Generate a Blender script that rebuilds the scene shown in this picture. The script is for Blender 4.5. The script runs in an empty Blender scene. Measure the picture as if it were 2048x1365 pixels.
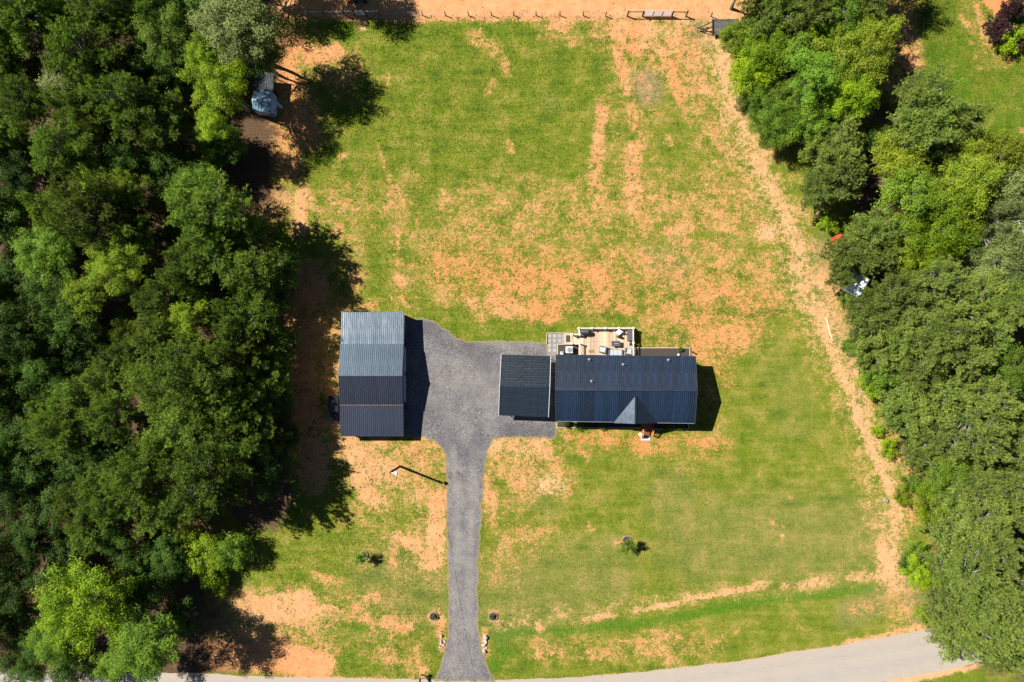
import bpy, bmesh, math, random
import numpy as np
from mathutils import Vector, Quaternion, Matrix
from mathutils.geometry import delaunay_2d_cdt

random.seed(7)
rng = np.random.default_rng(7)
R = math.radians
SC = bpy.context.scene
COL = SC.collection

# ------------------------------------------------------------------ camera
CAM_H = 80.0                      # drone height above the lawn, metres
FPX = 2048 * 24 / 36              # focal length in photo pixels
NAD = (1060.0, 730.0)             # image point straight below the drone
d_n = Vector(((NAD[0] - 1024) / FPX, -(NAD[1] - 682.5) / FPX, -1)).normalized()
q_cam = d_n.rotation_difference(Vector((0, 0, -1)))
cam_d = bpy.data.cameras.new('camera')
cam_d.sensor_fit = 'HORIZONTAL'
cam_d.sensor_width = 36
cam_d.lens = 24
cam_d.clip_start = 0.5
cam_d.clip_end = 3000
cam = bpy.data.objects.new('camera', cam_d)
cam.rotation_mode = 'QUATERNION'
cam.rotation_quaternion = q_cam
cam.location = (0, 0, CAM_H)
COL.objects.link(cam)
SC.camera = cam

# ------------------------------------------------------------------ light
SUN_EL = 47.0
SHADOW_AZ = -23.0                 # direction shadows fall, degrees from +X
sv = Vector((-math.cos(R(SHADOW_AZ)) * math.cos(R(SUN_EL)), -math.sin(R(SHADOW_AZ)) * math.cos(R(SUN_EL)), math.sin(R(SUN_EL))))
world = bpy.data.worlds.new('World')
SC.world = world
world.use_nodes = True
wn = world.node_tree
bg = wn.nodes['Background']
sky = wn.nodes.new('ShaderNodeTexSky')
sky.sky_type = 'NISHITA'
sky.sun_disc = False
sky.sun_elevation = R(SUN_EL)
sky.sun_rotation = math.atan2(sv.x, sv.y)
sky.air_density = 0.4
sky.dust_density = 0.1
sky.ozone_density = 1.5
wn.links.new(sky.outputs[0], bg.inputs[0])
bg.inputs[1].default_value = 0.058
sun_d = bpy.data.lights.new('sun', 'SUN')
sun_d.energy = 5.0
sun_d.angle = R(0.5)
sun_d.color = (1.0, 0.94, 0.85)
sun = bpy.data.objects.new('sun', sun_d)
sun.rotation_mode = 'QUATERNION'
sun.rotation_quaternion = (-sv).to_track_quat('-Z', 'Y')
sun.location = sv * 100
COL.objects.link(sun)
SC.view_settings.view_transform = 'Standard'
SC.view_settings.look = 'None'
SC.view_settings.gamma = 1
SC.view_settings.use_curve_mapping = False
SC.view_settings.exposure = 1.2
SC.cycles.max_bounces = 6
SC.cycles.diffuse_bounces = 3
SC.cycles.transparent_max_bounces = 4

# ------------------------------------------------------------------ pixel <-> place
def at(u, v, z=0.0):
    """point of the place at height z that lies under photo pixel (u, v)"""
    d = q_cam @ Vector(((u - 1024) / FPX, -(v - 682.5) / FPX, -1))
    t = (z - CAM_H) / d.z
    return Vector((d.x * t, d.y * t, z))
Rm = np.array(q_cam.to_matrix())
def at_np(u, v, z=0.0):
    d = np.stack([(u - 1024) / FPX, -(v - 682.5) / FPX, -np.ones_like(u)], -1) @ Rm.T
    t = (z - CAM_H) / d[..., 2]
    return d[..., 0] * t, d[..., 1] * t
def px_np(x, y, z=0.0):
    p = np.stack([x, y, np.full_like(x, z) - CAM_H], -1) @ Rm
    return 1024 + FPX * p[..., 0] / -p[..., 2], 682.5 - FPX * p[..., 1] / -p[..., 2]

# ------------------------------------------------------------------ tagging
def tag(o, label=None, cat=None, group=None, kind=None):
    if label: o['label'] = label
    if cat: o['category'] = cat
    if group: o['group'] = group
    if kind: o['kind'] = kind
    return o
def thing(name, label, cat, loc=(0, 0, 0), rz=0.0, group=None):
    o = bpy.data.objects.new(name, None)
    o.empty_display_size = 0.3
    COL.objects.link(o)
    o.location = loc
    o.rotation_euler = (0, 0, rz)
    return tag(o, label, cat, group)
def link(name, me, parent=None):
    o = bpy.data.objects.new(name, me)
    COL.objects.link(o)
    if parent is not None: o.parent = parent
    return o
def copy_tree(root, loc=None, rz=None, label=None, group=None):
    c = root.copy(); COL.objects.link(c)
    if loc is not None: c.location = loc
    if rz is not None: c.rotation_euler = (0, 0, rz)
    if label: c['label'] = label
    if group: c['group'] = group
    for ch in list(root.children):
        k = ch.copy(); COL.objects.link(k); k.parent = c
        for g in list(ch.children):
            s = g.copy(); COL.objects.link(s); s.parent = k
    return c

# ------------------------------------------------------------------ mesh builder
class MB:
    def __init__(s): s.v = []; s.f = []; s.m = []
    def add(s, vs, fs, mi=0):
        n = len(s.v); s.v += [tuple(p) for p in vs]
        s.f += [tuple(i + n for i in f) for f in fs]; s.m += [mi] * len(fs)
        return s
    def box(s, c, size, rz=0.0, mi=0, tilt=None):
        cx, cy, cz = c; a, b, h = size[0] / 2, size[1] / 2, size[2] / 2
        M = Matrix.Rotation(rz, 3, 'Z')
        if tilt is not None: M = M @ tilt
        vs = [M @ Vector((x, y, z)) + Vector((cx, cy, cz)) for x in (-a, a) for y in (-b, b) for z in (-h, h)]
        return s.add(vs, [(0, 1, 3, 2), (4, 6, 7, 5), (0, 4, 5, 1), (2, 3, 7, 6), (0, 2, 6, 4), (1, 5, 7, 3)], mi)
    def bar(s, p, q, w, h=None, mi=0, up=Vector((0, 0, 1))):
        p = Vector(p); q = Vector(q); h = h or w
        d = (q - p).normalized()
        if abs(d.dot(up)) > 0.98: up = Vector((1, 0, 0))
        x = d.cross(up).normalized(); y = x.cross(d).normalized()
        vs = []
        for e in (p, q):
            for i, j in ((-1, -1), (1, -1), (1, 1), (-1, 1)):
                vs.append(e + x * (i * w / 2) + y * (j * h / 2))
        return s.add(vs, [(3, 2, 1, 0), (4, 5, 6, 7), (0, 1, 5, 4), (1, 2, 6, 5), (2, 3, 7, 6), (3, 0, 4, 7)], mi)
    def tube(s, pts, rad, seg=8, mi=0, cap=True):
        pts = [Vector(p) for p in pts]
        if not hasattr(rad, '__len__'): rad = [rad] * len(pts)
        vs = []; fs = []
        for k, p in enumerate(pts):
            d = (pts[min(k + 1, len(pts) - 1)] - pts[max(k - 1, 0)]).normalized()
            up = Vector((0, 0, 1)) if abs(d.z) < 0.95 else Vector((1, 0, 0))
            x = d.cross(up).normalized(); y = d.cross(x).normalized()
            for i in range(seg):
                a = 2 * math.pi * i / seg
                vs.append(p + (x * math.cos(a) + y * math.sin(a)) * rad[k])
        for k in range(len(pts) - 1):
            for i in range(seg):
                j = (i + 1) % seg
                fs.append((k * seg + i, k * seg + j, (k + 1) * seg + j, (k + 1) * seg + i))
        if cap:
            fs.append(tuple(range(seg))); fs.append(tuple(range((len(pts) - 1) * seg, len(pts) * seg))[::-1])
        return s.add(vs, fs, mi)
    def lathe(s, c, prof, seg=20, mi=0, sx=1, sy=1):
        """prof: list of (radius, z); closed surface round the vertical through c"""
        vs = []; fs = []
        for r, z in prof:
            for i in range(seg):
                a = 2 * math.pi * i / seg
                vs.append((c[0] + r * sx * math.cos(a), c[1] + r * sy * math.sin(a), c[2] + z))
        for k in range(len(prof) - 1):
            for i in range(seg):
                j = (i + 1) % seg
                fs.append((k * seg + i, k * seg + j, (k + 1) * seg + j, (k + 1) * seg + i))
        return s.add(vs, fs, mi)
    def disc(s, c, r, seg=20, mi=0):
        return s.add([(c[0] + r * math.cos(2 * math.pi * i / seg), c[1] + r * math.sin(2 * math.pi * i / seg), c[2]) for i in range(seg)], [tuple(range(seg))], mi)
    def build(s, name, mats, parent=None, bevel=0.0, smooth=False, origin=None):
        me = bpy.data.meshes.new(name)
        vs = s.v
        if origin is not None:
            ox, oy, oz = origin
            vs = [(a - ox, b - oy, c - oz) for a, b, c in s.v]
        me.from_pydata(vs, [], s.f)
        if not isinstance(mats, (list, tuple)): mats = [mats]
        for m in mats: me.materials.append(m)
        if any(s.m): me.polygons.foreach_set('material_index', s.m)
        if bevel:
            bm = bmesh.new(); bm.from_mesh(me)
            bmesh.ops.remove_doubles(bm, verts=bm.verts, dist=1e-5)
            bmesh.ops.bevel(bm, geom=[e for e in bm.edges if e.is_manifold and e.calc_face_angle(0) > 0.6], offset=bevel, segments=1, affect='EDGES', profile=0.5)
            bm.to_mesh(me); bm.free()
        if smooth: me.polygons.foreach_set('use_smooth', [True] * len(me.polygons))
        me.update()
        o = link(name, me, parent)
        if origin is not None: o.location = origin
        return o

# ------------------------------------------------------------------ node helpers
class NT:
    def __init__(s, name):
        s.mat = bpy.data.materials.new(name); s.mat.use_nodes = True
        s.t = s.mat.node_tree; s.n = s.t.nodes; s.b = s.n['Principled BSDF']; s.out = s.n['Material Output']
    def node(s, typ, **kw):
        n = s.n.new(typ)
        for k, v in kw.items(): setattr(n, k, v)
        return n
    def set(s, sock, v):
        if hasattr(v, 'is_output') or isinstance(v, bpy.types.NodeSocket): s.t.links.new(v, sock)
        elif isinstance(v, (tuple, list)) and len(v) == 3 and sock.type == 'RGBA': sock.default_value = (*v, 1)
        else: sock.default_value = v
    def pos(s): return s.node('ShaderNodeNewGeometry').outputs['Position']
    def obj(s): return s.node('ShaderNodeTexCoord').outputs['Object']
    def rand(s): return s.node('ShaderNodeObjectInfo').outputs['Random']
    def attr(s, name): return s.node('ShaderNodeAttribute', attribute_name=name).outputs['Fac']
    def scale(s, vec, sc):
        n = s.node('ShaderNodeVectorMath', operation='MULTIPLY'); s.set(n.inputs[0], vec); n.inputs[1].default_value = sc
        return n.outputs[0]
    def noise(s, vec, scale, detail=4, rough=0.55, dist=0.0):
        n = s.node('ShaderNodeTexNoise'); s.set(n.inputs['Vector'], vec)
        n.inputs['Scale'].default_value = scale; n.inputs['Detail'].default_value = detail
        n.inputs['Roughness'].default_value = rough; n.inputs['Distortion'].default_value = dist
        return n.outputs['Fac']
    def voro(s, vec, scale, out='Distance', rnd=1.0):
        n = s.node('ShaderNodeTexVoronoi'); s.set(n.inputs['Vector'], vec)
        n.inputs['Scale'].default_value = scale; n.inputs['Randomness'].default_value = rnd
        return n.outputs[out]
    def math(s, op, a, b=0.0, c=0.0, clamp=False):
        n = s.node('ShaderNodeMath', operation=op, use_clamp=clamp)
        s.set(n.inputs[0], a); s.set(n.inputs[1], b)
        if len(n.inputs) > 2: s.set(n.inputs[2], c)
        return n.outputs[0]
    def step(s, v, lo, hi):
        n = s.node('ShaderNodeMapRange', interpolation_type='SMOOTHSTEP'); s.set(n.inputs[0], v)
        n.inputs[1].default_value = lo; n.inputs[2].default_value = hi
        return n.outputs[0]
    def maprange(s, v, a, b, c, d):
        n = s.node('ShaderNodeMapRange'); s.set(n.inputs[0], v)
        for i, x in enumerate((a, b, c, d)): n.inputs[i + 1].default_value = x
        return n.outputs[0]
    def mix(s, f, a, b, mode='MIX'):
        n = s.node('ShaderNodeMix', data_type='RGBA', blend_type=mode)
        s.set(n.inputs[0], f); s.set(n.inputs[6], a); s.set(n.inputs[7], b)
        return n.outputs[2]
    def ramp(s, f, stops):
        n = s.node('ShaderNodeValToRGB'); s.set(n.inputs[0], f)
        e = n.color_ramp.elements
        while len(e) < len(stops): e.new(0.5)
        for x, (p, c) in zip(e, stops): x.position = p; x.color = (*c, 1)
        return n.outputs[0]
    def bump(s, h, strength=0.5, dist=0.05):
        n = s.node('ShaderNodeBump'); s.set(n.inputs['Height'], h)
        n.inputs['Strength'].default_value = strength; n.inputs['Distance'].default_value = dist
        s.t.links.new(n.outputs[0], s.b.inputs['Normal'])
    def done(s, color, rough=0.8, metal=0.0, spec=0.5):
        s.set(s.b.inputs['Base Color'], color); s.set(s.b.inputs['Roughness'], rough)
        s.set(s.b.inputs['Metallic'], metal); s.set(s.b.inputs['Specular IOR Level'], spec)
        return s.mat

def simple(name, col, rough=0.7, metal=0.0, var=0.15, scale=3.0, rnd=0.0, spec=0.5, bump=0.0):
    """a plain colour broken up by grain, wear and a little piece-to-piece change"""
    m = NT(name); p = m.obj()
    n = m.noise(p, scale, 5, 0.65)
    f = m.maprange(n, 0.3, 0.7, 1 - var, 1 + var)
    if rnd: f = m.math('MULTIPLY', f, m.maprange(m.rand(), 0, 1, 1 - rnd, 1 + rnd))
    v = m.node('ShaderNodeVectorMath', operation='SCALE'); v.inputs[0].default_value = col; m.set(v.inputs['Scale'], f)
    if bump: m.bump(m.noise(p, scale * 6, 3), bump, 0.01)
    return m.done(v.outputs[0], rough, metal, spec)
# ================================================================== GROUND
# where soil shows through the grass: (points, radius, strength), traced in photo pixels
BARE = [
 ([(930, 430), (1240, 420), (1560, 420)], 70, .43), ([(1000, 400), (1100, 420)], 30, .42), ([(900, 530), (1200, 560), (1560, 560)], 80, .47), ([(1330, 640), (1480, 660)], 60, .46), ([(1250, 100), (1270, 300)], 60, .38), ([(1330, 90), (1420, 160), (1480, 330)], 80, .45), ([(1440, 380), (1560, 460)], 60, .45), ([(1100, 60), (1240, 80)], 30, .38),
 ([(700, 900), (860, 900), (870, 1110)], 60, .46), ([(720, 960), (790, 1110)], 70, .38), ([(1000, 900), (1080, 940)], 60, .46), ([(980, 1000), (1060, 1080), (1000, 1130)], 50, .38), ([(620, 410), (800, 400)], 60, .38), ([(680, 480), (700, 610)], 40, .38), ([(800, 470), (810, 600)], 40, .38), ([(500, 1220), (640, 1230)], 60, .46), ([(380, 1300), (640, 1320)], 40, .5), ([(700, 1220), (800, 1300)], 60, .40), ([(1000, 1245), (1400, 1195), (1780, 1150)], 22, .36), ([(1080, 1300), (1420, 1290)], 34, .40), ([(1560, 400), (1640, 640), (1760, 900), (1800, 1200)], 60, .42), ([(1140, 880), (1430, 895)], 34, .40), ([(1400, 700), (1420, 900)], 34, .36), ([(600, 90), (680, 140)], 50, .5), ([(1940, 20), (1990, 120)], 30, .36),
 ([(560, 8), (1470, 10)], 34, .86), ([(560, -60), (1500, -60)], 80, .9),
 ([(1442, 75), (1452, 160), (1478, 240), (1500, 300), (1530, 350), (1560, 405)], 15, .66),
 ([(1560, 405), (1588, 480), (1605, 540)], 20, .66), ([(1598, 500), (1612, 570), (1640, 640)], 15, .66),
 ([(1550, 455), (1600, 600)], 30, .5), ([(1640, 640), (1668, 720), (1705, 785)], 12, .7), ([(1655, 600), (1720, 800)], 30, .52),
 ([(1705, 800), (1722, 850), (1740, 890), (1765, 950), (1785, 985)], 10, .78), ([(1720, 800), (1790, 980)], 24, .55),
 ([(1795, 1010), (1795, 1060)], 16, .62), ([(1775, 1085), (1772, 1140)], 22, .8), ([(1785, 1150), (1815, 1220)], 22, .56),
 ([(1240, 58), (1300, 62)], 24, .8), ([(1265, 80), (1275, 90)], 26, .75), ([(1300, 50), (1440, 70)], 30, .56),
 ([(1110, 45), (1128, 52)], 16, .8), ([(1105, 75), (1145, 85)], 12, .5), ([(1195, 60), (1240, 90)], 22, .48),
 ([(1325, 100), (1350, 165), (1362, 200)], 13, .7), ([(1345, 90), (1385, 130), (1400, 170)], 24, .66), ([(1395, 90), (1405, 115)], 12, .64),
 ([(1400, 100), (1440, 140)], 24, .56), ([(1298, 105), (1303, 118)], 9, .6), ([(1235, 105), (1248, 150), (1255, 185)], 12, .7),
 ([(1260, 215), (1268, 260), (1285, 280)], 12, .52), ([(1205, 218), (1198, 260), (1196, 300)], 12, .74), ([(1196, 300), (1190, 370), (1200, 400)], 17, .58),
 ([(1268, 300), (1262, 350), (1270, 420)], 20, .66), ([(1335, 280), (1340, 285)], 10, .55), ([(1480, 320), (1540, 380)], 38, .5),
 ([(1490, 255), (1500, 310)], 12, .6), ([(1440, 200), (1470, 240)], 22, .5),
 ([(1200, 395), (1300, 420), (1400, 420)], 38, .47), ([(1290, 380), (1420, 440)], 28, .5), ([(1330, 462), (1400, 455), (1460, 455)], 13, .6),
 ([(1060, 415), (1140, 430)], 16, .46), ([(1110, 475), (1150, 472)], 9, .5), ([(1425, 440), (1520, 420)], 28, .48),
 ([(1525, 466), (1530, 468)], 16, .66), ([(1340, 495), (1460, 490)], 18, .48), ([(1200, 560), (1560, 560)], 40, .42),
 ([(885, 520), (940, 545), (1000, 555), (1060, 565)], 24, .56), ([(940, 600), (965, 625)], 20, .56), ([(1000, 560), (1110, 560)], 34, .62), ([(985, 610), (1050, 620), (1100, 625)], 24, .66),
 ([(1060, 560), (1200, 580)], 36, .56), ([(1195, 540), (1215, 575)], 18, .62), ([(1170, 615), (1260, 620)], 14, .5), ([(1370, 560), (1470, 590)], 40, .54),
 ([(1360, 620), (1400, 650), (1480, 680)], 36, .56), ([(1400, 690), (1450, 690)], 34, .6), ([(1480, 640), (1550, 600)], 30, .52), ([(1430, 720), (1450, 760)], 22, .46), ([(1415, 750), (1430, 850)], 14, .4),
 ([(605, 385), (600, 430), (605, 455)], 13, .74), ([(560, 398), (600, 460)], 26, .5), ([(620, 400), (640, 420)], 14, .58), ([(678, 450), (680, 470)], 13, .54),
 ([(660, 395), (710, 415)], 14, .5), ([(785, 385), (800, 400), (775, 415)], 15, .52), ([(778, 350), (782, 360)], 7, .6), ([(797, 468), (796, 500)], 6, .68), ([(835, 440), (828, 470)], 6, .52),
 ([(799, 527), (802, 530)], 9, .6), ([(795, 558), (805, 570)], 9, .68), ([(805, 595), (808, 600)], 9, .62), ([(685, 500), (690, 515)], 8, .52), ([(700, 540), (712, 570)], 13, .5), ([(695, 600), (715, 612), (745, 610)], 16, .52),
 ([(925, 445), (940, 460)], 10, .52), ([(960, 400), (1010, 430)], 26, .36), ([(960, 470), (1060, 478)], 10, .42), ([(675, 620), (690, 630)], 13, .6),
 ([(595, 95), (640, 110), (668, 105)], 24, .7), ([(560, 120), (600, 260)], 42, .74), ([(640, 115), (690, 130)], 16, .56), ([(725, 30), (727, 60)], 5, .7), ([(520, 240), (560, 330)], 40, .74), ([(470, 330), (540, 410)], 40, .72),
 ([(955, 75), (985, 95)], 18, .5), ([(1005, 125), (1015, 140)], 13, .48), ([(777, 155), (778, 170)], 5, .6), ([(985, 165), (975, 185)], 9, .52), ([(1018, 285), (1022, 300)], 9, .55), ([(753, 285), (770, 330), (776, 350)], 4, .52), ([(680, 317), (688, 313)], 8, .55),
 ([(620, 560), (600, 700), (625, 940)], 42, .68), ([(590, 590), (610, 900)], 50, .56), ([(660, 630), (670, 900)], 24, .58),
 ([(690, 890), (740, 930), (790, 950)], 30, .72), ([(720, 950), (745, 1000)], 20, .72), ([(760, 880), (880, 900)], 26, .56), ([(800, 900), (885, 930)], 26, .54), ([(840, 950), (880, 1000)], 26, .56),
 ([(880, 1000), (870, 1080), (868, 1125)], 20, .78), ([(800, 1075), (830, 1090), (850, 1125)], 16, .68), ([(770, 1000), (772, 1045)], 6, .55), ([(780, 1110), (790, 1130)], 10, .48),
 ([(990, 890), (1010, 895)], 20, .74), ([(1005, 885), (1090, 895)], 24, .6), ([(1000, 930), (1060, 930), (1100, 930)], 34, .54), ([(1030, 960), (1060, 980)], 26, .54), ([(975, 960), (985, 1040)], 16, .62), ([(1080, 955), (1125, 975)], 26, .6), ([(1090, 975), (1105, 980)], 14, .62),
 ([(1165, 872), (1260, 888)], 13, .47), ([(1130, 870), (1140, 875)], 12, .5), ([(1270, 895), (1330, 895)], 14, .5), ([(1350, 880), (1440, 890)], 16, .46), ([(1360, 945), (1390, 945)], 10, .44), ([(1165, 905), (1175, 915)], 8, .5),
 ([(1050, 1075), (1075, 1070), (1110, 1065)], 15, .5), ([(1020, 1090), (1025, 1120)], 16, .48), ([(990, 1100), (1000, 1150)], 14, .36), ([(1175, 1050), (1186, 1058)], 8, .55), ([(1235, 1090), (1240, 1090)], 10, .52), ([(1335, 1055), (1336, 1055)], 6, .5),
 ([(490, 1215), (530, 1220), (575, 1220)], 33, .8), ([(605, 1205), (612, 1215)], 27, .84), ([(580, 1235), (610, 1215)], 22, .74), ([(640, 1222), (675, 1225)], 13, .62), ([(540, 1255), (600, 1265)], 26, .52),
 ([(360, 1310), (500, 1310), (570, 1318), (640, 1332)], 34, .88), ([(400, 1280), (540, 1290)], 34, .72), ([(470, 1185), (490, 1200)], 15, .6), ([(400, 1200), (440, 1240)], 40, .6), ([(320, 1300), (420, 1320)], 30, .7),
 ([(715, 1215), (750, 1195)], 13, .62), ([(730, 1240), (740, 1245)], 12, .66), ([(775, 1245), (815, 1250)], 18, .68), ([(785, 1275), (790, 1300)], 13, .5), ([(770, 1300), (785, 1325)], 13, .6), ([(625, 1150), (680, 1165)], 10, .5), ([(590, 1130), (600, 1130)], 12, .4), ([(820, 1320), (830, 1318)], 9, .5),
 ([(880, 1240), (885, 1300)], 11, .62), ([(968, 1262), (972, 1310)], 8, .6), ([(868, 1233), (869, 1233)], 13, .66), ([(986, 1233), (987, 1233)], 13, .66), ([(847, 1345), (847, 1345)], 11, .66), ([(727, 1108), (727, 1108)], 12, .5),
 ([(995, 1252), (1020, 1250), (1080, 1245)], 9, .52), ([(1075, 1255), (1082, 1258)], 8, .7), ([(1165, 1240), (1230, 1230)], 8, .62), ([(1270, 1220), (1330, 1212), (1380, 1198)], 6, .74), ([(1385, 1196), (1450, 1185), (1500, 1178)], 7, .74), ([(1515, 1168), (1540, 1167)], 6, .72), ([(1570, 1172), (1630, 1165), (1660, 1168)], 8, .6), ([(1700, 1155), (1740, 1150)], 12, .58), ([(1740, 1150), (1790, 1155)], 10, .5),
 ([(1180, 1310), (1230, 1308)], 14, .56), ([(1290, 1290), (1330, 1310)], 22, .56), ([(1310, 1275), (1380, 1290)], 18, .5), ([(1075, 1310), (1120, 1305)], 12, .52), ([(1170, 1290), (1240, 1295)], 18, .42), ([(1380, 1270), (1420, 1290)], 14, .42), ([(1475, 1265), (1475, 1270)], 6, .55), ([(1710, 1220), (1740, 1215)], 14, .52), ([(1600, 1250), (1610, 1255)], 8, .45),
 ([(1690, 1288), (1760, 1275), (1840, 1260)], 7, .75), ([(1780, 1272), (1840, 1258)], 10, .8), ([(1500, 1322), (1690, 1290)], 3, .66), ([(1150, 1358), (1500, 1322)], 2.5, .6), ([(480, 1350), (860, 1360)], 3, .5), ([(1780, 1366), (1860, 1346), (1960, 1325), (2060, 1300)], 12, .85),
 ([(1800, 70), (1825, 95), (1825, 130)], 22, .72), ([(1800, 20), (1800, 160)], 40, .52), ([(1955, 15), (1958, 35)], 7, .7), ([(1965, 45), (1968, 75)], 6, .72), ([(1975, 80), (1990, 110)], 8, .55), ([(1985, 0), (2005, 8)], 17, .95), ([(1995, 25), (2010, 12)], 9, .95), ([(2035, 20), (2048, 22)], 9, .8), ([(1922, 32), (1932, 48)], 6, .6), ([(1942, 85), (1945, 88)], 5, .6), ([(1953, 112), (1953, 113)], 5, .6), ([(2005, 88), (2010, 92)], 8, .6), ([(2015, 120), (2022, 124)], 6, .66), ([(1960, 135), (1962, 137)], 5, .6), ([(2040, 260), (2048, 262)], 7, .55),
 ([(1690, 620), (1700, 720)], 26, .6), ([(1640, 560), (1665, 575)], 18, .66), ([(1790, 880), (1810, 920)], 22, .62), ([(1820, 960), (1830, 1030)], 24, .55), ([(1283, 876), (1300, 885)], 15, .48),
 ([(1480, 935), (1484, 942)], 4, .5), ([(1515, 948), (1517, 950)], 4, .5), ([(1603, 935), (1604, 936)], 4, .7), ([(1578, 997), (1580, 1000)], 5, .6), ([(1545, 1045), (1567, 1052)], 6, .52), ([(1563, 1072), (1566, 1074)], 4, .75), ([(1637, 937), (1638, 937)], 4, .7),
]
PALE = [([(1442, 60), (1478, 240), (1560, 405), (1610, 570), (1700, 780), (1765, 950), (1775, 1140)], 40, .75), ([(1095, 975), (1105, 978)], 26, 1.0), ([(1525, 466), (1528, 467)], 22, .8), ([(980, 890), (1080, 890)], 30, .4),
 ([(1000, 1245), (1380, 1200), (1800, 1150)], 24, .7), ([(690, 900), (870, 1110)], 70, .35), ([(500, 1215), (640, 1215)], 50, .35), ([(1780, 1366), (2060, 1300)], 20, .9), ([(600, 400), (610, 450)], 30, .3), ([(1300, 60), (1320, 60)], 30, .35), ([(1700, 1285), (1840, 1262)], 12, .5), ([(1563, 1072), (1566, 1074)], 6, 1), ([(1603, 935), (1604, 936)], 6, 1), ([(560, -20), (1470, 12)], 46, .25), ([(725, 30), (727, 60)], 8, .8)]
RED = [([(900, 530), (1100, 560), (1100, 620)], 50, .8), ([(1165, 872), (1330, 892)], 30, 1), ([(1120, 560), (1500, 620)], 60, .55), ([(1400, 650), (1450, 760)], 60, .6), ([(1985, 0), (2010, 20)], 30, 1), ([(1350, 880), (1440, 900)], 30, .8), ([(1260, 100), (1280, 60)], 14, .4), ([(1345, 120), (1362, 200)], 8, .6), ([(380, 1310), (560, 1310)], 60, .25), ([(560, 100), (600, 300)], 60, .5), ([(600, 560), (620, 930)], 60, .5), ([(1470, 130), (1480, 140)], 20, .3)]
LUSH = [([(1420, 275), (1445, 290)], 12, .9), ([(1490, 368), (1520, 362)], 10, 1), ([(1445, 310), (1450, 330)], 14, .7), ([(1560, 570), (1580, 590)], 20, .8), ([(1330, 590), (1350, 640)], 18, .7), ([(1240, 595), (1260, 600)], 14, .6), ([(1360, 660), (1380, 670)], 14, .6),
 ([(660, 1275), (760, 1268)], 30, .9), ([(640, 60), (690, 70)], 40, .7), ([(960, 50), (1020, 60)], 30, .6), ([(1000, 1266), (1150, 1262), (1320, 1243), (1500, 1205), (1740, 1178)], 13, 1.0), ([(1000, 1270), (1010, 1310), (985, 1340)], 18, .9), ([(1540, 905), (1600, 900)], 24, .6), ([(1545, 830), (1520, 900)], 40, .4), ([(640, 1170), (690, 1180)], 20, .5), ([(1620, 1060), (1640, 1110)], 26, .45), ([(1150, 640), (1330, 650)], 30, .5), ([(860, 640), (960, 670)], 26, .45), ([(1480, 700), (1500, 720)], 26, .5),
 ([(1000, 280), (1090, 300)], 40, .35), ([(1100, 180), (1190, 150)], 60, .4), ([(1890, 120), (1910, 200)], 50, .8), ([(2000, 200), (2030, 250)], 60, .7), ([(975, 920), (980, 945)], 8, .9), ([(1020, 860), (1120, 876)], 7, .5), ([(900, 600), (960, 630)], 8, .2), ([(1900, 60), (2040, 60)], 60, .6)]
DEAD = [([(1292, 165), (1298, 185)], 26, 1), ([(1320, 520), (1350, 540)], 36, .28), ([(1100, 200), (1110, 215)], 14, .12), ([(1060, 980), (1090, 1010)], 30, .15), ([(1350, 1000), (1400, 1100)], 60, .25), ([(1400, 1080), (1700, 1080)], 90, .25), ([(1560, 740), (1590, 850)], 40, .12), ([(1640, 500), (1660, 580)], 26, .5), ([(1690, 640), (1740, 780)], 26, .5), ([(1800, 1150), (1840, 1230)], 26, .6), ([(760, 1150), (860, 1200)], 60, .25), ([(1390, 40), (1420, 70)], 30, .6), ([(1700, 1230), (1760, 1200)], 30, .4), ([(1000, 1200), (1200, 1150)], 80, .25)]
DRY = [([(1000, 1000), (1700, 1080)], 260, .7), ([(1560, 750), (1640, 900)], 120, .6), ([(1250, 300), (1450, 330)], 140, .55), ([(960, 430), (1560, 470)], 110, .6), ([(640, 1100), (860, 1200)], 110, .4), ([(1500, 1240), (1750, 1250)], 70, .6), ([(640, 420), (860, 560)], 110, .45), ([(700, 330), (1000, 340)], 80, .25), ([(1640, 480), (1700, 640), (1760, 800)], 44, .8), ([(1270, 900), (1400, 1000)], 90, .3)]
LITTER = [([(100, -300), (100, 1500)], 420, 1), ([(-300, -300), (-300, 1700)], 600, 1), ([(420, -250), (430, 350)], 150, 1), ([(480, 480), (520, 1000)], 80, 1), ([(300, 1000), (200, 1300)], 130, 1), ([(1620, -200), (1600, 60), (1700, 250)], 110, .9), ([(1780, 330), (1850, 600)], 110, 1), ([(1890, 600), (1930, 900), (1990, 1250)], 110, 1), ([(2150, 420), (2150, 1300)], 150, 1), ([(620, 600), (620, 900)], 30, .35), ([(690, 10), (790, 5)], 40, .4)]

SOFT = [(pts, r * (1.3 if s < .84 else 1.05), s if s < .46 or s >= .84 else .46 + (s - .46) * .62) for pts, r, s in BARE]
def field(strokes, U, V):
    out = np.zeros_like(U)
    for pts, r, s in strokes:
        best = np.full_like(U, 1e9)
        for (x0, y0), (x1, y1) in zip(pts[:-1], pts[1:]):
            dx, dy = x1 - x0, y1 - y0; L = dx * dx + dy * dy
            t = np.clip(((U - x0) * dx + (V - y0) * dy) / L, 0, 1) if L > 0 else 0
            best = np.minimum(best, np.hypot(U - x0 - t * dx, V - y0 - t * dy))
        k = np.clip((best / r - 0.35) / 1.25, 0, 1); k = 1 - k * k * (3 - 2 * k)
        out = np.maximum(out, s * k)
    return out
def fields(x, y):
    U, V = px_np(np.asarray(x, float), np.asarray(y, float))
    return {'bare': np.maximum(field(SOFT, U, V), 0.17), 'pale': field(PALE, U, V), 'red': field(RED, U, V), 'lush': field(LUSH, U, V), 'dead': field(DEAD, U, V), 'dry': field(DRY, U, V), 'litter': field(LITTER, U, V)}
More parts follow.
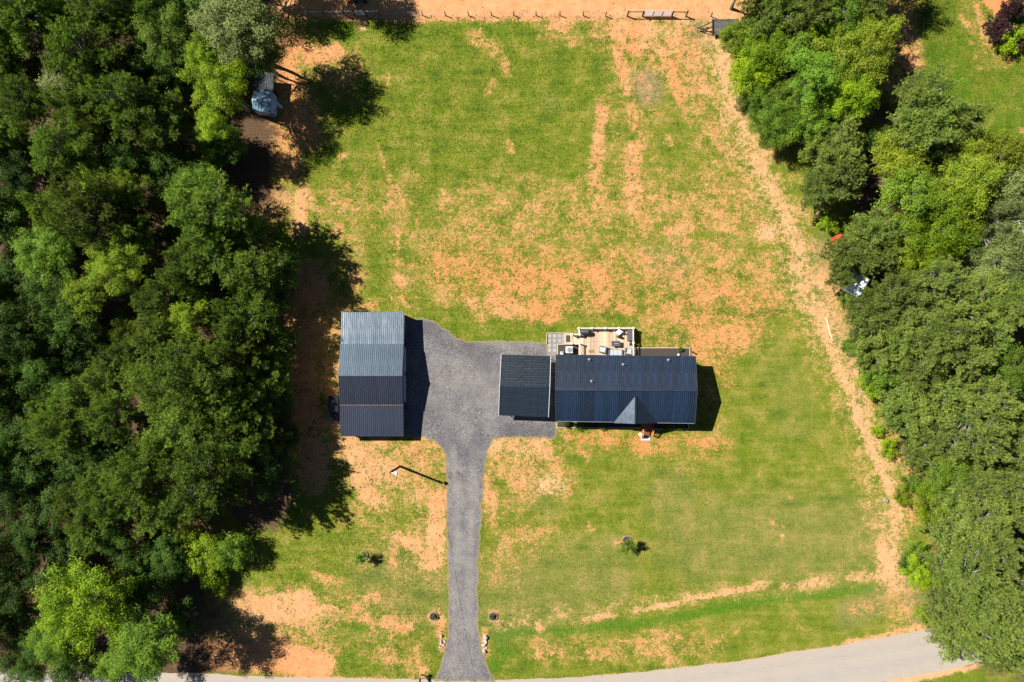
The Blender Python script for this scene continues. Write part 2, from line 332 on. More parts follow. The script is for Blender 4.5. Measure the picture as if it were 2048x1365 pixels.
def inside(poly, x, y):
    res = np.zeros(x.shape, bool); n = len(poly)
    for i in range(n):
        x0, y0 = poly[i]; x1, y1 = poly[(i + 1) % n]
        c = ((y0 > y) != (y1 > y)) & (x < (x1 - x0) * (y - y0) / ((y1 - y0) or 1e-9) + x0)
        res ^= c
    return res
def attach(me, d):
    for k, v in d.items():
        a = me.attributes.new(k, 'FLOAT', 'POINT'); a.data.foreach_set('value', np.ascontiguousarray(v, np.float32))

def ground_colour(m):
    """soil and turf colours shared by the ground sheet"""
    p = m.pos()
    bare, pale, red, lush, dead, lit, dry = (m.attr(k) for k in ('bare', 'pale', 'red', 'lush', 'dead', 'litter', 'dry'))
    n1 = m.noise(p, .42, 6, .65); n2 = m.noise(p, 1.5, 5, .7, .4); n3 = m.noise(p, 4.2, 4, .7); n4 = m.noise(p, 12, 2, .7)
    v = bare
    for n, k in ((n1, .80), (n2, 1.05), (n3, 1.15), (n4, .65)): v = m.math('ADD', v, m.math('MULTIPLY', m.math('SUBTRACT', n, .5), k))
    soil = m.math('ADD', m.math('MULTIPLY', m.step(v, .27, .50), .26), m.math('MULTIPLY', m.step(v, .45, .60), .74))
    # soil
    s = m.mix(m.step(m.noise(p, .8, 6, .7), .35, .65), (.375, .168, .066), (.455, .235, .105))
    s = m.mix(m.math('MULTIPLY', red, .95, clamp=True), s, (.47, .175, .066))
    s = m.mix(m.math('MULTIPLY', pale, .55, clamp=True), s, (.50, .325, .18))
    s = m.mix(m.math('MULTIPLY', m.step(n3, .5, .68), .35), s, (.33, .185, .095))
    s = m.mix(m.math('MULTIPLY', m.step(n4, .52, .7), .5), s, (.24, .15, .065))
    # turf
    band = m.noise(m.scale(p, (.16, 1.1, 1)), 1.0, 4, .6)
    t = m.math('SUBTRACT', m.math('ADD', m.math('MULTIPLY', m.noise(p, .42, 6, .68), 1.0), m.math('MULTIPLY', band, .50)), .25)
    t = m.math('ADD', t, m.math('MULTIPLY', dry, .10))
    sx = m.node('ShaderNodeSeparateXYZ'); m.set(sx.inputs[0], p)                 # faint mower passes
    wob = m.math('MULTIPLY', m.noise(p, .25, 2), 1.6)
    mow = m.math('ADD', m.math('SINE', m.math('MULTIPLY', m.math('ADD', sx.outputs[1], wob), 5.4)), m.math('SINE', m.math('MULTIPLY', m.math('ADD', sx.outputs[0], wob), 4.9)))
    t = m.math('ADD', t, m.math('MULTIPLY', m.math('MULTIPLY', mow, m.step(m.noise(p, .12, 2), .42, .6)), .018))
    g = m.ramp(t, [(.34, (.048, .090, .003)), (.46, (.088, .126, .005)), (.57, (.130, .152, .011)), (.70, (.200, .180, .036))])
    g = m.mix(m.math('MULTIPLY', m.step(n3, .48, .68), .42), g, (.215, .185, .060))
    g = m.mix(m.math('MULTIPLY', m.step(n4, .48, .62), .6), g, (.050, .082, .006))
    g = m.mix(m.math('MULTIPLY', m.step(m.math('ADD', m.math('ADD', m.math('MULTIPLY', lush, .55), .13), m.math('ADD', m.math('MULTIPLY', m.math('SUBTRACT', n2, .5), 1.3), m.math('MULTIPLY', m.math('SUBTRACT', n3, .5), .7))), .42, .66), .85), g, (.050, .124, .004))
    g = m.mix(m.math('MULTIPLY', dead, m.maprange(n3, .3, .7, .3, 1.1), clamp=True), g, (.195, .150, .090))
    c = m.mix(soil, g, s)
    # forest floor
    lf = m.ramp(m.noise(p, 6, 5, .7), [(.3, (.025, .020, .012)), (.55, (.085, .050, .028)), (.75, (.17, .095, .05))])
    lw = m.step(m.math('ADD', lit, m.math('ADD', m.math('MULTIPLY', m.math('SUBTRACT', n2, .5), .7), m.math('MULTIPLY', m.math('SUBTRACT', n1, .5), .8))), .5, .85)
    c = m.mix(lw, c, lf)
    m.bump(m.math('ADD', m.math('MULTIPLY', n3, .6), m.math('MULTIPLY', n4, .5)), .6, .12)
    return c
mg = NT('turf_and_soil'); M_GROUND = mg.done(ground_colour(mg), .95, 0, .15)

def axis(lo, hi, step, far):
    a = np.arange(lo, hi + 1e-6, step)
    k = np.array([4, 12, 30, 70, 160, 400, far]); return np.concatenate([(lo - k)[::-1], a, hi + k])
gx = axis(-66, 62, .42, 1200.); gy = axis(-46, 52, .42, 1200.)
X, Y = np.meshgrid(gx, gy)
nx, ny = len(gx), len(gy)
Z = np.zeros_like(X)
idx = np.arange(nx * ny).reshape(ny, nx)
quads = np.stack([idx[:-1, :-1], idx[:-1, 1:], idx[1:, 1:], idx[1:, :-1]], -1).reshape(-1, 4)
me = bpy.data.meshes.new('ground')
me.vertices.add(nx * ny); me.vertices.foreach_set('co', np.stack([X, Y, Z], -1).ravel())
me.loops.add(quads.size); me.loops.foreach_set('vertex_index', quads.ravel())
me.polygons.add(len(quads)); me.polygons.foreach_set('loop_start', np.arange(0, quads.size, 4)); me.polygons.foreach_set('loop_total', np.full(len(quads), 4))
me.update(); me.materials.append(M_GROUND)
attach(me, fields(X.ravel(), Y.ravel()))
tag(link('ground', me), kind='structure')

# ------------------------------------------------------------------ road
road_top = [(-500, 1325), (-100, 1333), (150, 1340), (310, 1344), (500, 1352), (700, 1357), (870, 1359.5), (1000, 1361), (1150, 1355), (1300, 1342.5), (1450, 1325), (1600, 1302.5), (1700, 1286), (1840, 1262), (1950, 1238), (2060, 1210), (2300, 1140), (2700, 1000)]
top = [at(*p) for p in road_top]
def resample(pts, step):
    out = []
    for a, b in zip(pts[:-1], pts[1:]):
        n = max(1, int((b - a).length / step))
        out += [a.lerp(b, i / n) for i in range(n)]
    return out + [pts[-1]]
def smooth(pts, it=3):
    for _ in range(it):
        pts = [pts[0]] + [pts[i - 1] * .25 + pts[i] * .5 + pts[i + 1] * .25 for i in range(1, len(pts) - 1)] + [pts[-1]]
    return pts
top = smooth(resample(top, .6), 12)
RW = 4.9
rv, rf, across = [], [], []
NA = 14
edge_r = random.Random(3)
jt = 0.0
for i, p in enumerate(top):
    d = (top[min(i + 1, len(top) - 1)] - top[max(i - 1, 0)]).normalized(); nrm = Vector((d.y, -d.x, 0))
    jt = jt * .6 + edge_r.uniform(-.07, .07)
    for k in range(NA + 1):
        f = k / NA; o = f * RW + (jt if k == 0 else (-jt if k == NA else 0))
        q = p + nrm * o; rv.append((q.x, q.y, .012)); across.append(f)
for i in range(len(top) - 1):
    for k in range(NA):
        a = i * (NA + 1) + k; rf.append((a, a + NA + 1, a + NA + 2, a + 1))
m = NT('worn_asphalt'); p = m.pos(); ac = m.attr('across')
c = m.ramp(ac, [(0, (.30, .235, .175)), (.10, (.285, .245, .205)), (.28, (.265, .235, .205)), (.42, (.285, .248, .21)), (.62, (.26, .235, .212)), (.8, (.27, .242, .212)), (1, (.30, .25, .19))])
c = m.mix(m.maprange(m.noise(p, .5, 5, .6), .3, .7, 0, .35), c, (.30, .26, .22))
st = m.noise(m.scale(p, (.25, 3.2, 1)), 1.2, 4, .6); c = m.mix(m.math('MULTIPLY', m.step(st, .5, .7), .22), c, (.19, .18, .17))
c = m.mix(m.math('MULTIPLY', m.step(m.noise(p, 22, 2), .5, .75), .35), c, (.14, .135, .13))
cr = m.node('ShaderNodeTexVoronoi', feature='DISTANCE_TO_EDGE'); m.set(cr.inputs['Vector'], m.scale(p, (.5, 1, 1))); cr.inputs['Scale'].default_value = .45
wv = m.math('ADD', cr.outputs['Distance'], m.math('MULTIPLY', m.math('SUBTRACT', m.noise(p, 2.5, 4), .5), .09))
c = m.mix(m.math('MULTIPLY', m.math('SUBTRACT', 1, m.step(m.math('ABSOLUTE', wv), .0, .022)), .08), c, (.10, .095, .09))
c = m.mix(m.math('MULTIPLY', m.step(m.noise(p, .9, 5, .7), .56, .66), .3), c, (.33, .29, .24))
m.bump(m.noise(p, 40, 2), .3, .01)
M_ROAD = m.done(c, .9, 0, .3)
me = bpy.data.meshes.new('road'); me.from_pydata(rv, [], rf); me.materials.append(M_ROAD); attach(me, {'across': np.array(across)})
tag(link('road', me), kind='structure')
ROADP = [(p.x, p.y) for p in top] + [(rv[i * (NA + 1) + NA][0], rv[i * (NA + 1) + NA][1]) for i in range(len(top) - 1, -1, -1)]

# ------------------------------------------------------------------ gravel driveway
drive_px = [(700, 640), (808, 637), (845, 636), (870, 644), (895, 660), (915, 677), (935, 683), (990, 681), (1060, 683), (1095, 684), (1095, 700), (1113, 712), (1113, 878), (1060, 877), (1010, 875), (987, 880), (975, 903), (968, 960), (963, 1040), (957, 1120), (956, 1200), (957, 1250), (963, 1295), (974, 1330), (989, 1358), (989, 1364), (868, 1363), (870, 1356), (882, 1330), (890, 1300), (894, 1280), (897, 1240), (896, 1150), (893, 1050), (893, 960), (889, 905), (874, 886), (845, 876), (800, 870), (700, 868)]
dp = [at(*p) for p in drive_px]
outl = resample(dp + [dp[0]], .3)[:-1]
jr = random.Random(11); out2 = []
for i, p in enumerate(outl):
    d = (outl[(i + 1) % len(outl)] - outl[i - 1]).normalized()
    out2.append(Vector((p.x, p.y)) + Vector((d.y, -d.x)) * jr.gauss(0, .06))
DRIVE = [(p.x, p.y) for p in out2]
xs = np.array([p[0] for p in DRIVE]); ys = np.array([p[1] for p in DRIVE])
ggx, ggy = np.meshgrid(np.arange(xs.min(), xs.max(), .5), np.arange(ys.min(), ys.max(), .5))
ok = inside(DRIVE, ggx, ggy)
pts2 = out2 + [Vector((a, b)) for a, b in zip(ggx[ok], ggy[ok])]
nb = len(out2)
vv, ee, ff, *_ = delaunay_2d_cdt(pts2, [(i, (i + 1) % nb) for i in range(nb)], [], 1, 1e-4)
me = bpy.data.meshes.new('gravel_driveway'); me.from_pydata([(v.x, v.y, .016) for v in vv], [], [tuple(f) for f in ff])
vx = np.array([v.x for v in vv]); vy = np.array([v.y for v in vv])
U, V = px_np(vx, vy)
trk = np.maximum(field([([(905, 900), (915, 1000), (912, 1150), (910, 1260), (900, 1340)], 7, 1), ([(945, 900), (946, 1000), (938, 1120), (938, 1240), (945, 1340)], 7, 1)], U, V),
                 field([([(890, 740), (960, 760), (990, 790)], 34, .6), ([(880, 800), (930, 860)], 26, .4), ([(926, 990), (926, 1340)], 34, .5), ([(960, 690), (1080, 690)], 8, .7), ([(975, 840), (980, 850)], 14, .7)], U, V))
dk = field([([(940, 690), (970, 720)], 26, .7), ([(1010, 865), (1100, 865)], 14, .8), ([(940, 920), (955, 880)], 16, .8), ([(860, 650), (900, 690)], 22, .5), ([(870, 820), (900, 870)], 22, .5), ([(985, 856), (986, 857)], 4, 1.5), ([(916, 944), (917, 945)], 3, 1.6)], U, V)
# distance to outline: grass and soil creep into the gravel at its rim
best = np.full(vx.shape, 9.)
for i in range(0, nb):
    best = np.minimum(best, np.hypot(vx - xs[i], vy - ys[i]))
attach(me, {'track': trk, 'dark': dk, 'rim': np.clip(1 - best / .5, 0, 1)})
m = NT('grey_gravel'); p = m.pos()
pb = m.voro(p, 12.5, 'Color'); sep = m.node('ShaderNodeSeparateColor'); m.set(sep.inputs[0], pb)
c = m.ramp(sep.outputs[0], [(0, (.050, .048, .051)), (.5, (.096, .092, .094)), (.88, (.145, .139, .139)), (1, (.28, .27, .26))])
c = m.mix(m.maprange(m.noise(p, .35, 6, .65), .35, .6, .55, .0), c, (.060, .060, .068))
c = m.mix(m.maprange(m.noise(p, .55, 6, .7), .45, .7, .0, .6), c, (.185, .178, .172))
c = m.mix(m.math('MULTIPLY', m.attr('track'), m.maprange(m.noise(p, .8, 5, .7), .3, .7, .1, .65), clamp=True), c, (.225, .205, .19))
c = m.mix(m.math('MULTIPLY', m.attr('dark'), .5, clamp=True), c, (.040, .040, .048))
c = m.mix(m.math('MULTIPLY', m.step(m.math('ADD', m.attr('rim'), m.math('MULTIPLY', m.noise(p, 3, 4), .6)), .75, 1.2), .7), c, (.21, .16, .06))
m.bump(m.voro(p, 17), .5, .03)
me.materials.append(m.done(c, .9, 0, .25))
tag(link('gravel_driveway', me), kind='structure')
NOGRASS = [DRIVE, ROADP]
# ================================================================== BUILDINGS
def metal(name, col, col2, rough, metalness, rust=0.0, panelvar=.25, streak=.3, spec=.5):
    m = NT(name); p = m.obj()
    f = m.maprange(m.rand(), 0, 1, 1 - panelvar, 1 + panelvar)
    n = m.noise(p, 1.2, 5, .7)
    c = m.mix(m.maprange(n, .3, .7, 0, 1), col, col2)
    st = m.noise(m.scale(m.pos(), (5, .35, .35)), 1.5, 4, .6)
    c = m.mix(m.math('MULTIPLY', m.step(st, .5, .72), streak), c, tuple(x * 1.9 for x in col2))
    v = m.node('ShaderNodeVectorMath', operation='SCALE'); m.set(v.inputs[0], c); m.set(v.inputs['Scale'], f); c = v.outputs[0]
    if rust:
        c = m.mix(m.math('MULTIPLY', m.step(m.noise(m.pos(), 3.5, 6, .72), .52, .68), rust), c, (.16, .085, .055))
    r = m.maprange(m.noise(p, 3, 4), .3, .7, rough - .06, rough + .08)
    return m.done(c, r, metalness, spec)
M_NAVY = metal('navy_roof_metal', (.0030, .0110, .027), (.0055, .0160, .036), .47, .0, 0, .30, .24, .62)
M_CARP = metal('carport_roof_metal', (.004, .010, .018), (.007, .014, .023), .40, .0, 0, .1, .05, .55)
M_BARN = metal('weathered_sunlit_grey_roof_metal', (.052, .082, .118), (.115, .140, .160), .5, .6, .0, .16, .7)  # older north lean-to metal, with sunward brightness put into its colour
M_BARND = metal('sunlit_blue_grey_roof_metal', (.036, .058, .084), (.054, .078, .104), .5, .55, .0, .10, .3)  # north main plane: brightness of the sunward side put into the colour
M_BARNS = metal('shaded_dark_blue_roof_metal', (.005, .0105, .028), (.008, .0145, .034), .55, .2, .08, .14, .2)  # south main plane: darkness of the side away from the sun painted in
M_BARNL = metal('shaded_blue_roof_metal', (.009, .016, .036), (.013, .021, .043), .55, .2, .06, .14, .25)  # south lean-to: the same away-from-sun darkening put into the colour
M_TIN = metal('pale_blue_tin', (.115, .22, .31), (.165, .275, .36), .45, .05, .05, .1, .3)
M_TINW = metal('pale_blue_tin_wall', (.36, .47, .54), (.42, .52, .58), .5, .1, .05, .05, .2)
M_TIND = metal('dull_rusty_tin', (.018, .029, .042), (.030, .040, .050), .7, .1, .3, .2, .4)
M_WHITE = simple('white_trim_paint', (.72, .73, .74), .5, 0, .08, 4)
M_TRIMG = simple('pale_grey_trim_paint', (.40, .43, .46), .5, 0, .08, 4)
M_LIGHTBLUE = simple('pale_grey_blue_paint', (.40, .44, .48), .5, 0, .1, 3)
M_SIDING = simple('grey_siding', (.33, .33, .32), .7, 0, .1, 2)
M_DARKTRIM = simple('dark_trim', (.022, .026, .033), .5, 0, .15, 4)
M_GLASS = simple('window_glass', (.02, .025, .03), .08, 0, .05, 2, spec=.8)
M_BLACK = simple('black_paint', (.012, .012, .014), .5, 0, .2, 5)
M_STEEL = simple('galvanised_steel', (.42, .43, .44), .4, .7, .15, 5)
M_CONC = simple('pale_concrete', (.42, .39, .36), .85, 0, .12, 3, bump=.3)

def slope(parent, A, B, C, D, n, ribs, mat, rib_h=.042, rib_w=.06, thick=.012, name='roof_panel', under=None):
    """one plane of ribbed sheet: A>B along the upper edge, D>C along the lower, n panels with ribs running from upper to lower edge"""
    A, B, C, D = (Vector(p) for p in (A, B, C, D))
    nrm = (B - A).cross(D - A)
    if nrm.length < 1e-6: nrm = (B - A).cross(C - A)
    nrm.normalize()
    if nrm.z < 0: nrm = -nrm
    L = max((B - A).length, (C - D).length)
    out = []
    for i in range(n):
        prof = []
        w = 1 / n
        for k in range(ribs):
            c0 = (i + (k + .5) / ribs) * w; hw = rib_w / L
            prof += [(c0 - hw * .8, 0), (c0 - hw * .4, rib_h), (c0 + hw * .4, rib_h), (c0 + hw * .8, 0)]
        prof = [(i * w, 0)] + prof + [((i + 1) * w, 0)]
        vs = []
        for t, h in prof:
            vs.append(A.lerp(B, t) + nrm * h); vs.append(D.lerp(C, t) + nrm * h)
        org = sum(vs, Vector()) / len(vs)
        mb = MB(); k = len(prof)
        mb.add(vs, [(2 * j, 2 * j + 1, 2 * j + 3, 2 * j + 2) for j in range(k - 1)])
        lo = [vs[0] - nrm * thick, vs[1] - nrm * thick, vs[-1] - nrm * thick, vs[-2] - nrm * thick]
        mb.add(lo, [(0, 3, 2, 1)])
        out.append(mb.build(name, mat, parent, origin=org))
    return out
def wall_quad(mb, p, q, z0, z1a, z1b, t=.12, mi=0):
    """upright wall from p to q with top heights z1a, z1b"""
    p = Vector((p[0], p[1], 0)); q = Vector((q[0], q[1], 0)); d = (q - p).normalized(); nn = Vector((d.y, -d.x, 0)) * t / 2
    vs = []
    for s in (-1, 1):
        vs += [p + nn * s + Vector((0, 0, z0)), q + nn * s + Vector((0, 0, z0)), q + nn * s + Vector((0, 0, z1b)), p + nn * s + Vector((0, 0, z1a))]
    mb.add(vs, [(0, 1, 2, 3), (7, 6, 5, 4), (0, 4, 5, 1), (1, 5, 6, 2), (2, 6, 7, 3), (3, 7, 4, 0)], mi)

# ------------------------------------------------------------------ barn / garage at the left
hb = dict(e1=2.1, b1=2.38, r=3.15, b2=2.38, e2=1.95)
Pw = {k: at(u, v, hb[h]) for k, u, v, h in (
    ('e1l', 683.5, 624.8, 'e1'), ('e1r', 808.8, 624.8, 'e1'), ('b1l', 681.2, 688.4, 'b1'), ('b1r', 807.2, 688.4, 'b1'),
    ('rl', 675.8, 749.3, 'r'), ('rr', 804.4, 749.3, 'r'), ('b2l', 680.6, 810, 'b2'), ('b2r', 806.4, 810, 'b2'), ('e2l', 681.2, 873.2, 'e2'), ('e2r', 807.2, 873.2, 'e2'))}
BX0 = sum(Pw[k].x for k in Pw if k.endswith('l')) / 5; BX1 = sum(Pw[k].x for k in Pw if k.endswith('r')) / 5
for k, p in Pw.items(): p.x = p.x * .35 + .65 * (BX0 if k.endswith('l') else BX1)
barn = thing('barn', 'long grey metal barn with four roof planes beside the gravel, at the wood edge', 'barn')
up = Vector((0, 0, .07))
rf1 = MB().box(((BX0 + BX1) / 2, (Pw['rl'].y), hb['r'] + .02), (BX1 - BX0 + .04, .34, .03)).build('ridge_cap', M_BARND, barn)
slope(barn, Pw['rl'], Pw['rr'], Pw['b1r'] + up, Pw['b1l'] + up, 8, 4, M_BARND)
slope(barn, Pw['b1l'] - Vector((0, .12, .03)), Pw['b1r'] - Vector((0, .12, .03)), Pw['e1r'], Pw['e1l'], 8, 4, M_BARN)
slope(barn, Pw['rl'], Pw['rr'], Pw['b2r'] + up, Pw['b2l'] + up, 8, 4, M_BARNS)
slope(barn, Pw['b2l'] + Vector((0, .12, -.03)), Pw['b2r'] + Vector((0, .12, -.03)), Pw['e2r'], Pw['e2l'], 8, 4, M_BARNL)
# rusty flashing where the lean-to meets the main roof
MB().bar(Pw['b2l'] + Vector((0, -.03, .06)), Pw['b2r'] + Vector((0, -.03, .06)), .07, .02).build('flashing', simple('rusty_flashing', (.16, .10, .075), .7, .2, .5, 6), barn)
wx1 = BX1 - .30; wx0 = BX0 + .2
yb1, yb2, ye1, ye2 = Pw['b1r'].y - .25, Pw['b2r'].y + .25, Pw['e1r'].y - .2, Pw['e2r'].y + .2
yr = Pw['rr'].y
for x in (wx0, wx1):
    mb = MB()
    wall_quad(mb, (x, yb1), (x, yr), 0, hb['b1'] - .08, hb['r'] - .08); wall_quad(mb, (x, yr), (x, yb2), 0, hb['r'] - .08, hb['b2'] - .08)
    mb.build('gable_wall', M_SIDING, barn)
mb = MB(); wall_quad(mb, (wx0 + .07, ye1), (wx1 - .07, ye1), 0, hb['e1'] - .1, hb['e1'] - .1); mb.build('wall', M_SIDING, barn)
mb = MB(); wall_quad(mb, (wx0, ye2), (wx0, yb2 - .01), 0, hb['e2'] - .1, hb['b2'] - .14); mb.build('wall', M_SIDING, barn)
mb = MB(); wall_quad(mb, (wx0, yb1 + .01), (wx0, ye1 + .07), 0, hb['b1'] - .14, hb['e1'] - .1); mb.build('wall', M_SIDING, barn)
for y in (ye2, (ye2 + yb2) / 2): MB().box((wx1, y + .05, .92), (.12, .12, 1.84)).build('post', M_DARKTRIM, barn)
MB().box((wx1, ye1 - .1, 1.0), (.12, .12, 2.0)).build('post', M_DARKTRIM, barn)
# two overhead doors in the east gable wall, with a light frame
for (v0, v1) in ((697, 744), (752, 803)):
    ya, yb = at(810, v0, 0).y, at(810, v1, 0).y
    dr = MB().box((wx1 + .10, (ya + yb) / 2, 1.03), (.06, abs(ya - yb), 2.06)).build('garage_door', M_LIGHTBLUE, barn)
    for k in range(4): MB().box((wx1 + .145, (ya + yb) / 2, .27 + k * .51), (.025, abs(ya - yb) - .1, .46)).build('door_panel', M_LIGHTBLUE, dr)
ya, yb = at(810, 692, 0).y, at(810, 807, 0).y
MB().box((wx1 + .21, (ya + yb) / 2, 2.16), (.26, abs(ya - yb), .05)).build('door_canopy', M_LIGHTBLUE, barn)
MB().box((wx1 + .32, (ya + yb) / 2, 2.13), (.05, abs(ya - yb) + .2, .14)).build('door_track', simple('brown_timber_trim', (.16, .10, .08), .7), barn)
# pale curved tailgate of something parked under the north lean-to
boat = thing('boat', 'pale blue curved stern of a small boat poking out under the barn lean-to', 'boat', at(803, 653, 0))
mb = MB(); q = at(803, 653, 0); prof = []
outline = [(-1.6, .62), (.35, .62), (.62, .45), (.70, 0), (.62, -.45), (.35, -.62), (-1.6, -.62), (-2.1, -.35), (-2.3, 0), (-2.1, .35)]
n_ = len(outline)
vs = [(x, y, .75) for x, y in outline] + [(x * .9, y * .6, .3) for x, y in outline] + [(x * .93, y * .86, .75) for x, y in outline] + [(x * .86, y * .55, .42) for x, y in outline]
fs = []
for i in range(n_):
    j = (i + 1) % n_
    fs += [(i, j, n_ + j, n_ + i), (i, 2 * n_ + i, 2 * n_ + j, j), (2 * n_ + i, 3 * n_ + i, 3 * n_ + j, 2 * n_ + j)]
fs += [tuple(range(n_, 2 * n_)), tuple(range(3 * n_, 4 * n_))]
MB().add(vs, fs).build('hull', M_LIGHTBLUE, boat)
MB().box((-.7, 0, .62), (.3, 1.02, .04)).build('seat', M_LIGHTBLUE, boat)
MB().box((.25, 0, .60), (.3, .9, .04)).build('seat', M_LIGHTBLUE, boat)
for sx in (-1.2, .1): MB().box((sx, 0, .16), (.2, .9, .32)).build('cradle', M_DARKTRIM, boat)
# a small dark lean-to against the west wall
M_DULL = simple('dull_dark_sheet', (.014, .018, .027), .95, 0, .3, 5, spec=.1)
sh = thing('storage_box', 'dark flat storage box against the far left wall of the grey barn', 'box', at(676, 802, 0))
MB().box((-.25, -.35, .55), (1.0, 1.9, 1.1)).build('body', M_DARKTRIM, sh); MB().box((-.25, -.35, 1.125), (1.1, 2.0, .05)).build('lid', M_DULL, sh)
MB().box((-.25, -1.9, .35), (.9, 1.1, .7)).build('crate', M_DULL, sh)

# ------------------------------------------------------------------ carport
ce, cr = 1.95, 2.5
cq = dict(tl=at(1002.5, 709.3, ce), tr=at(1101.5, 712.8, ce), bl=at(997.2, 831.2, ce), br=at(1096.8, 834.8, ce), rl=at(999.4, 773.0, cr), rr=at(1099.6, 774.8, cr))
carport = thing('carport', 'open carport with dark ribbed metal roof and white edges between driveway and house', 'carport')
slope(carport, cq['rl'], cq['tl'], cq['tr'], cq['rr'], 4, 3, M_CARP, .045, .09)
slope(carport, cq['bl'], cq['rl'], cq['rr'], cq['br'], 4, 3, M_CARP, .045, .09)
for a, b, c in (('tl', 'rl', 'bl'), ('tr', 'rr', 'br')):
    u_ = Vector((0, 0, .055))
    MB().bar(cq[a] + u_, cq[b] + u_, .055, .08).bar(cq[b] + u_, cq[c] + u_, .055, .08).build('edge_trim', M_TRIMG, carport)
for f in (0, .34, .67, 1):
    for e0, e1 in (('tl', 'tr'), ('bl', 'br')):
        p = cq[e0].lerp(cq[e1], .03 + f * .94); s = .25 if e0 == 'bl' else -.25
        MB().box((p.x, p.y + s, ce / 2 - .03), (.07, .07, ce - .06)).build('post', M_WHITE, carport)
for e0, s in (('t', -.25), ('b', .25)):
    p, q = cq[e0 + 'l'], cq[e0 + 'r']
    MB().bar((p.x, p.y + s, .05), (q.x, q.y + s, .05), .07).build('base_rail', M_WHITE, carport)
    MB().bar((p.x + .1, p.y + s, ce - .07), (q.x - .1, q.y + s, ce - .07), .06).build('top_rail', M_WHITE, carport)

# ------------------------------------------------------------------ house
he, hr = 3.1, 4.4
H = dict(tl=at(1112.4, 709.9, he), tr=at(1390.9, 713.2, he), rl=at(1111.2, 778.2, hr), rr=at(1394.4, 780.2, hr), bl=at(1111.8, 842.9, he), br=at(1389.7, 847.4, he))
house = thing('house', 'long low house with dark navy metal roof and small front porch gable', 'house')
nroof = thing('roof', None, None); nroof.parent = house
slope(nroof, H['rl'], H['rr'], H['tr'], H['tl'], 18, 4, M_NAVY)
slope(nroof, H['rl'], H['rr'], H['br'], H['bl'], 18, 4, M_NAVY)
MB().bar(H['rl'] + Vector((0, 0, .03)), H['rr'] + Vector((0, 0, .03)), .36, .03).build('ridge_cap', M_NAVY, nroof)
for a, b in (('rl', 'tl'), ('rl', 'bl'), ('rr', 'tr'), ('rr', 'br')):
    MB().bar(H[a] + Vector((0, 0, .01)), H[b] + Vector((0, 0, .01)), .09, .10).build('rake_trim', M_DARKTRIM, nroof)
MB().bar(H['bl'] + Vector((0, 0, -.01)), H['br'] + Vector((0, 0, -.01)), .05, .09).build('eave_trim', simple('pale_eave_trim', (.20, .19, .20), .6), nroof)
MB().bar(H['tl'] + Vector((0, 0, -.01)), H['tr'] + Vector((0, 0, -.01)), .05, .09).build('eave_trim', M_DARKTRIM, nroof)
# porch gable
def on_south(u, v):
    """height of the south roof plane above photo pixel"""
    lo, hi = he - .3, hr
    n = (H['rr'] - H['rl']).cross(H['bl'] - H['rl'])
    for _ in range(40):
        mid = (lo + hi) / 2; p = at(u, v, mid)
        z = H['rl'].z - (n.x * (p.x - H['rl'].x) + n.y * (p.y - H['rl'].y)) / n.z
        if z > mid: lo = mid
        else: hi = mid
    return at(u, v, mid)
ap = on_south(1271.4, 790.5); gl = on_south(1226, 844.4); gr = on_south(1315.4, 845.8)
fr = at(1271, 848.2, ap.z); z3 = Vector((0, 0, .03))
gable = thing('porch_roof', None, None); gable.parent = house
gl2 = Vector((gl.x, fr.y, gl.z)); gr2 = Vector((gr.x, fr.y, gr.z))
M_NAVYG = metal('navy_porch_roof_metal', (.016, .028, .042), (.026, .040, .056), .36, .55, 0, .1, .2)
slope(gable, ap + z3, fr + z3, gl2 + z3, ap + z3 * .9, 3, 3, M_NAVYG, .075, .09)
slope(gable, ap + z3, fr + z3, gr2 + z3, ap + z3 * .9, 3, 3, M_NAVYG, .075, .09)
MB().bar(ap + z3 * 2, fr + z3 * 2, .20, .03).build('ridge_cap', M_NAVYG, gable)
MB().bar(ap + z3 * 1.2, gl2 + z3 * 1.2, .09, .03).build('valley_flashing', M_NAVYG, gable); MB().bar(ap + z3 * 1.2, gr2 + z3 * 1.2, .09, .03).build('valley_flashing', M_NAVYG, gable)
MB().add([gl2 - Vector((0, -.1, 0)), gr2 - Vector((0, -.1, 0)), fr - Vector((0, -.1, .02)), gl2 - Vector((0, -.18, 0)), gr2 - Vector((0, -.18, 0)), fr - Vector((0, -.18, .02))], [(0, 1, 2), (5, 4, 3), (0, 3, 4, 1), (1, 4, 5, 2), (2, 5, 3, 0)]).build('gable_wall', M_SIDING, gable)
# walls
ins = .35
c0, c1, c2, c3 = H['tl'] + Vector((ins, -ins, 0)), H['tr'] + Vector((-ins, -ins, 0)), H['br'] + Vector((-ins, 1.6, 0)), H['bl'] + Vector((ins, 1.6, 0))
zw = he - .12
zs = he - .12 + .32
for p, q, za, zb, nm in ((c0, c1, zw, zw, 'wall'), (c2, c3, zs, zs, 'wall')):
    mb = MB(); wall_quad(mb, p, q, 0, za, zb); mb.build(nm, M_SIDING, house)
for p, r, q in ((c0, H['rl'], c3), (c1, H['rr'], c2)):
    mid = Vector((p.x * .5 + q.x * .5, r.y, 0))
    mb = MB(); p2 = p + Vector((0, -.07, 0)); q2 = q + Vector((0, .07, 0))
    wall_quad(mb, p2, mid, 0, zw - .0, hr - .1); wall_quad(mb, mid, q2, 0, hr - .1, zs); mb.build('gable_wall', M_SIDING, house)
dxy = (c1 - c0).normalized()
for f in (.12, .3, .78, .9):
    p = c0.lerp(c1, f) + Vector((0, .08, 0)); w = MB().box((p.x, p.y, 1.9), (1.0, .05, 1.2)).build('window', M_WHITE, house); MB().box((p.x, p.y + .03, 1.9), (.86, .02, 1.06)).build('pane', M_GLASS, w)
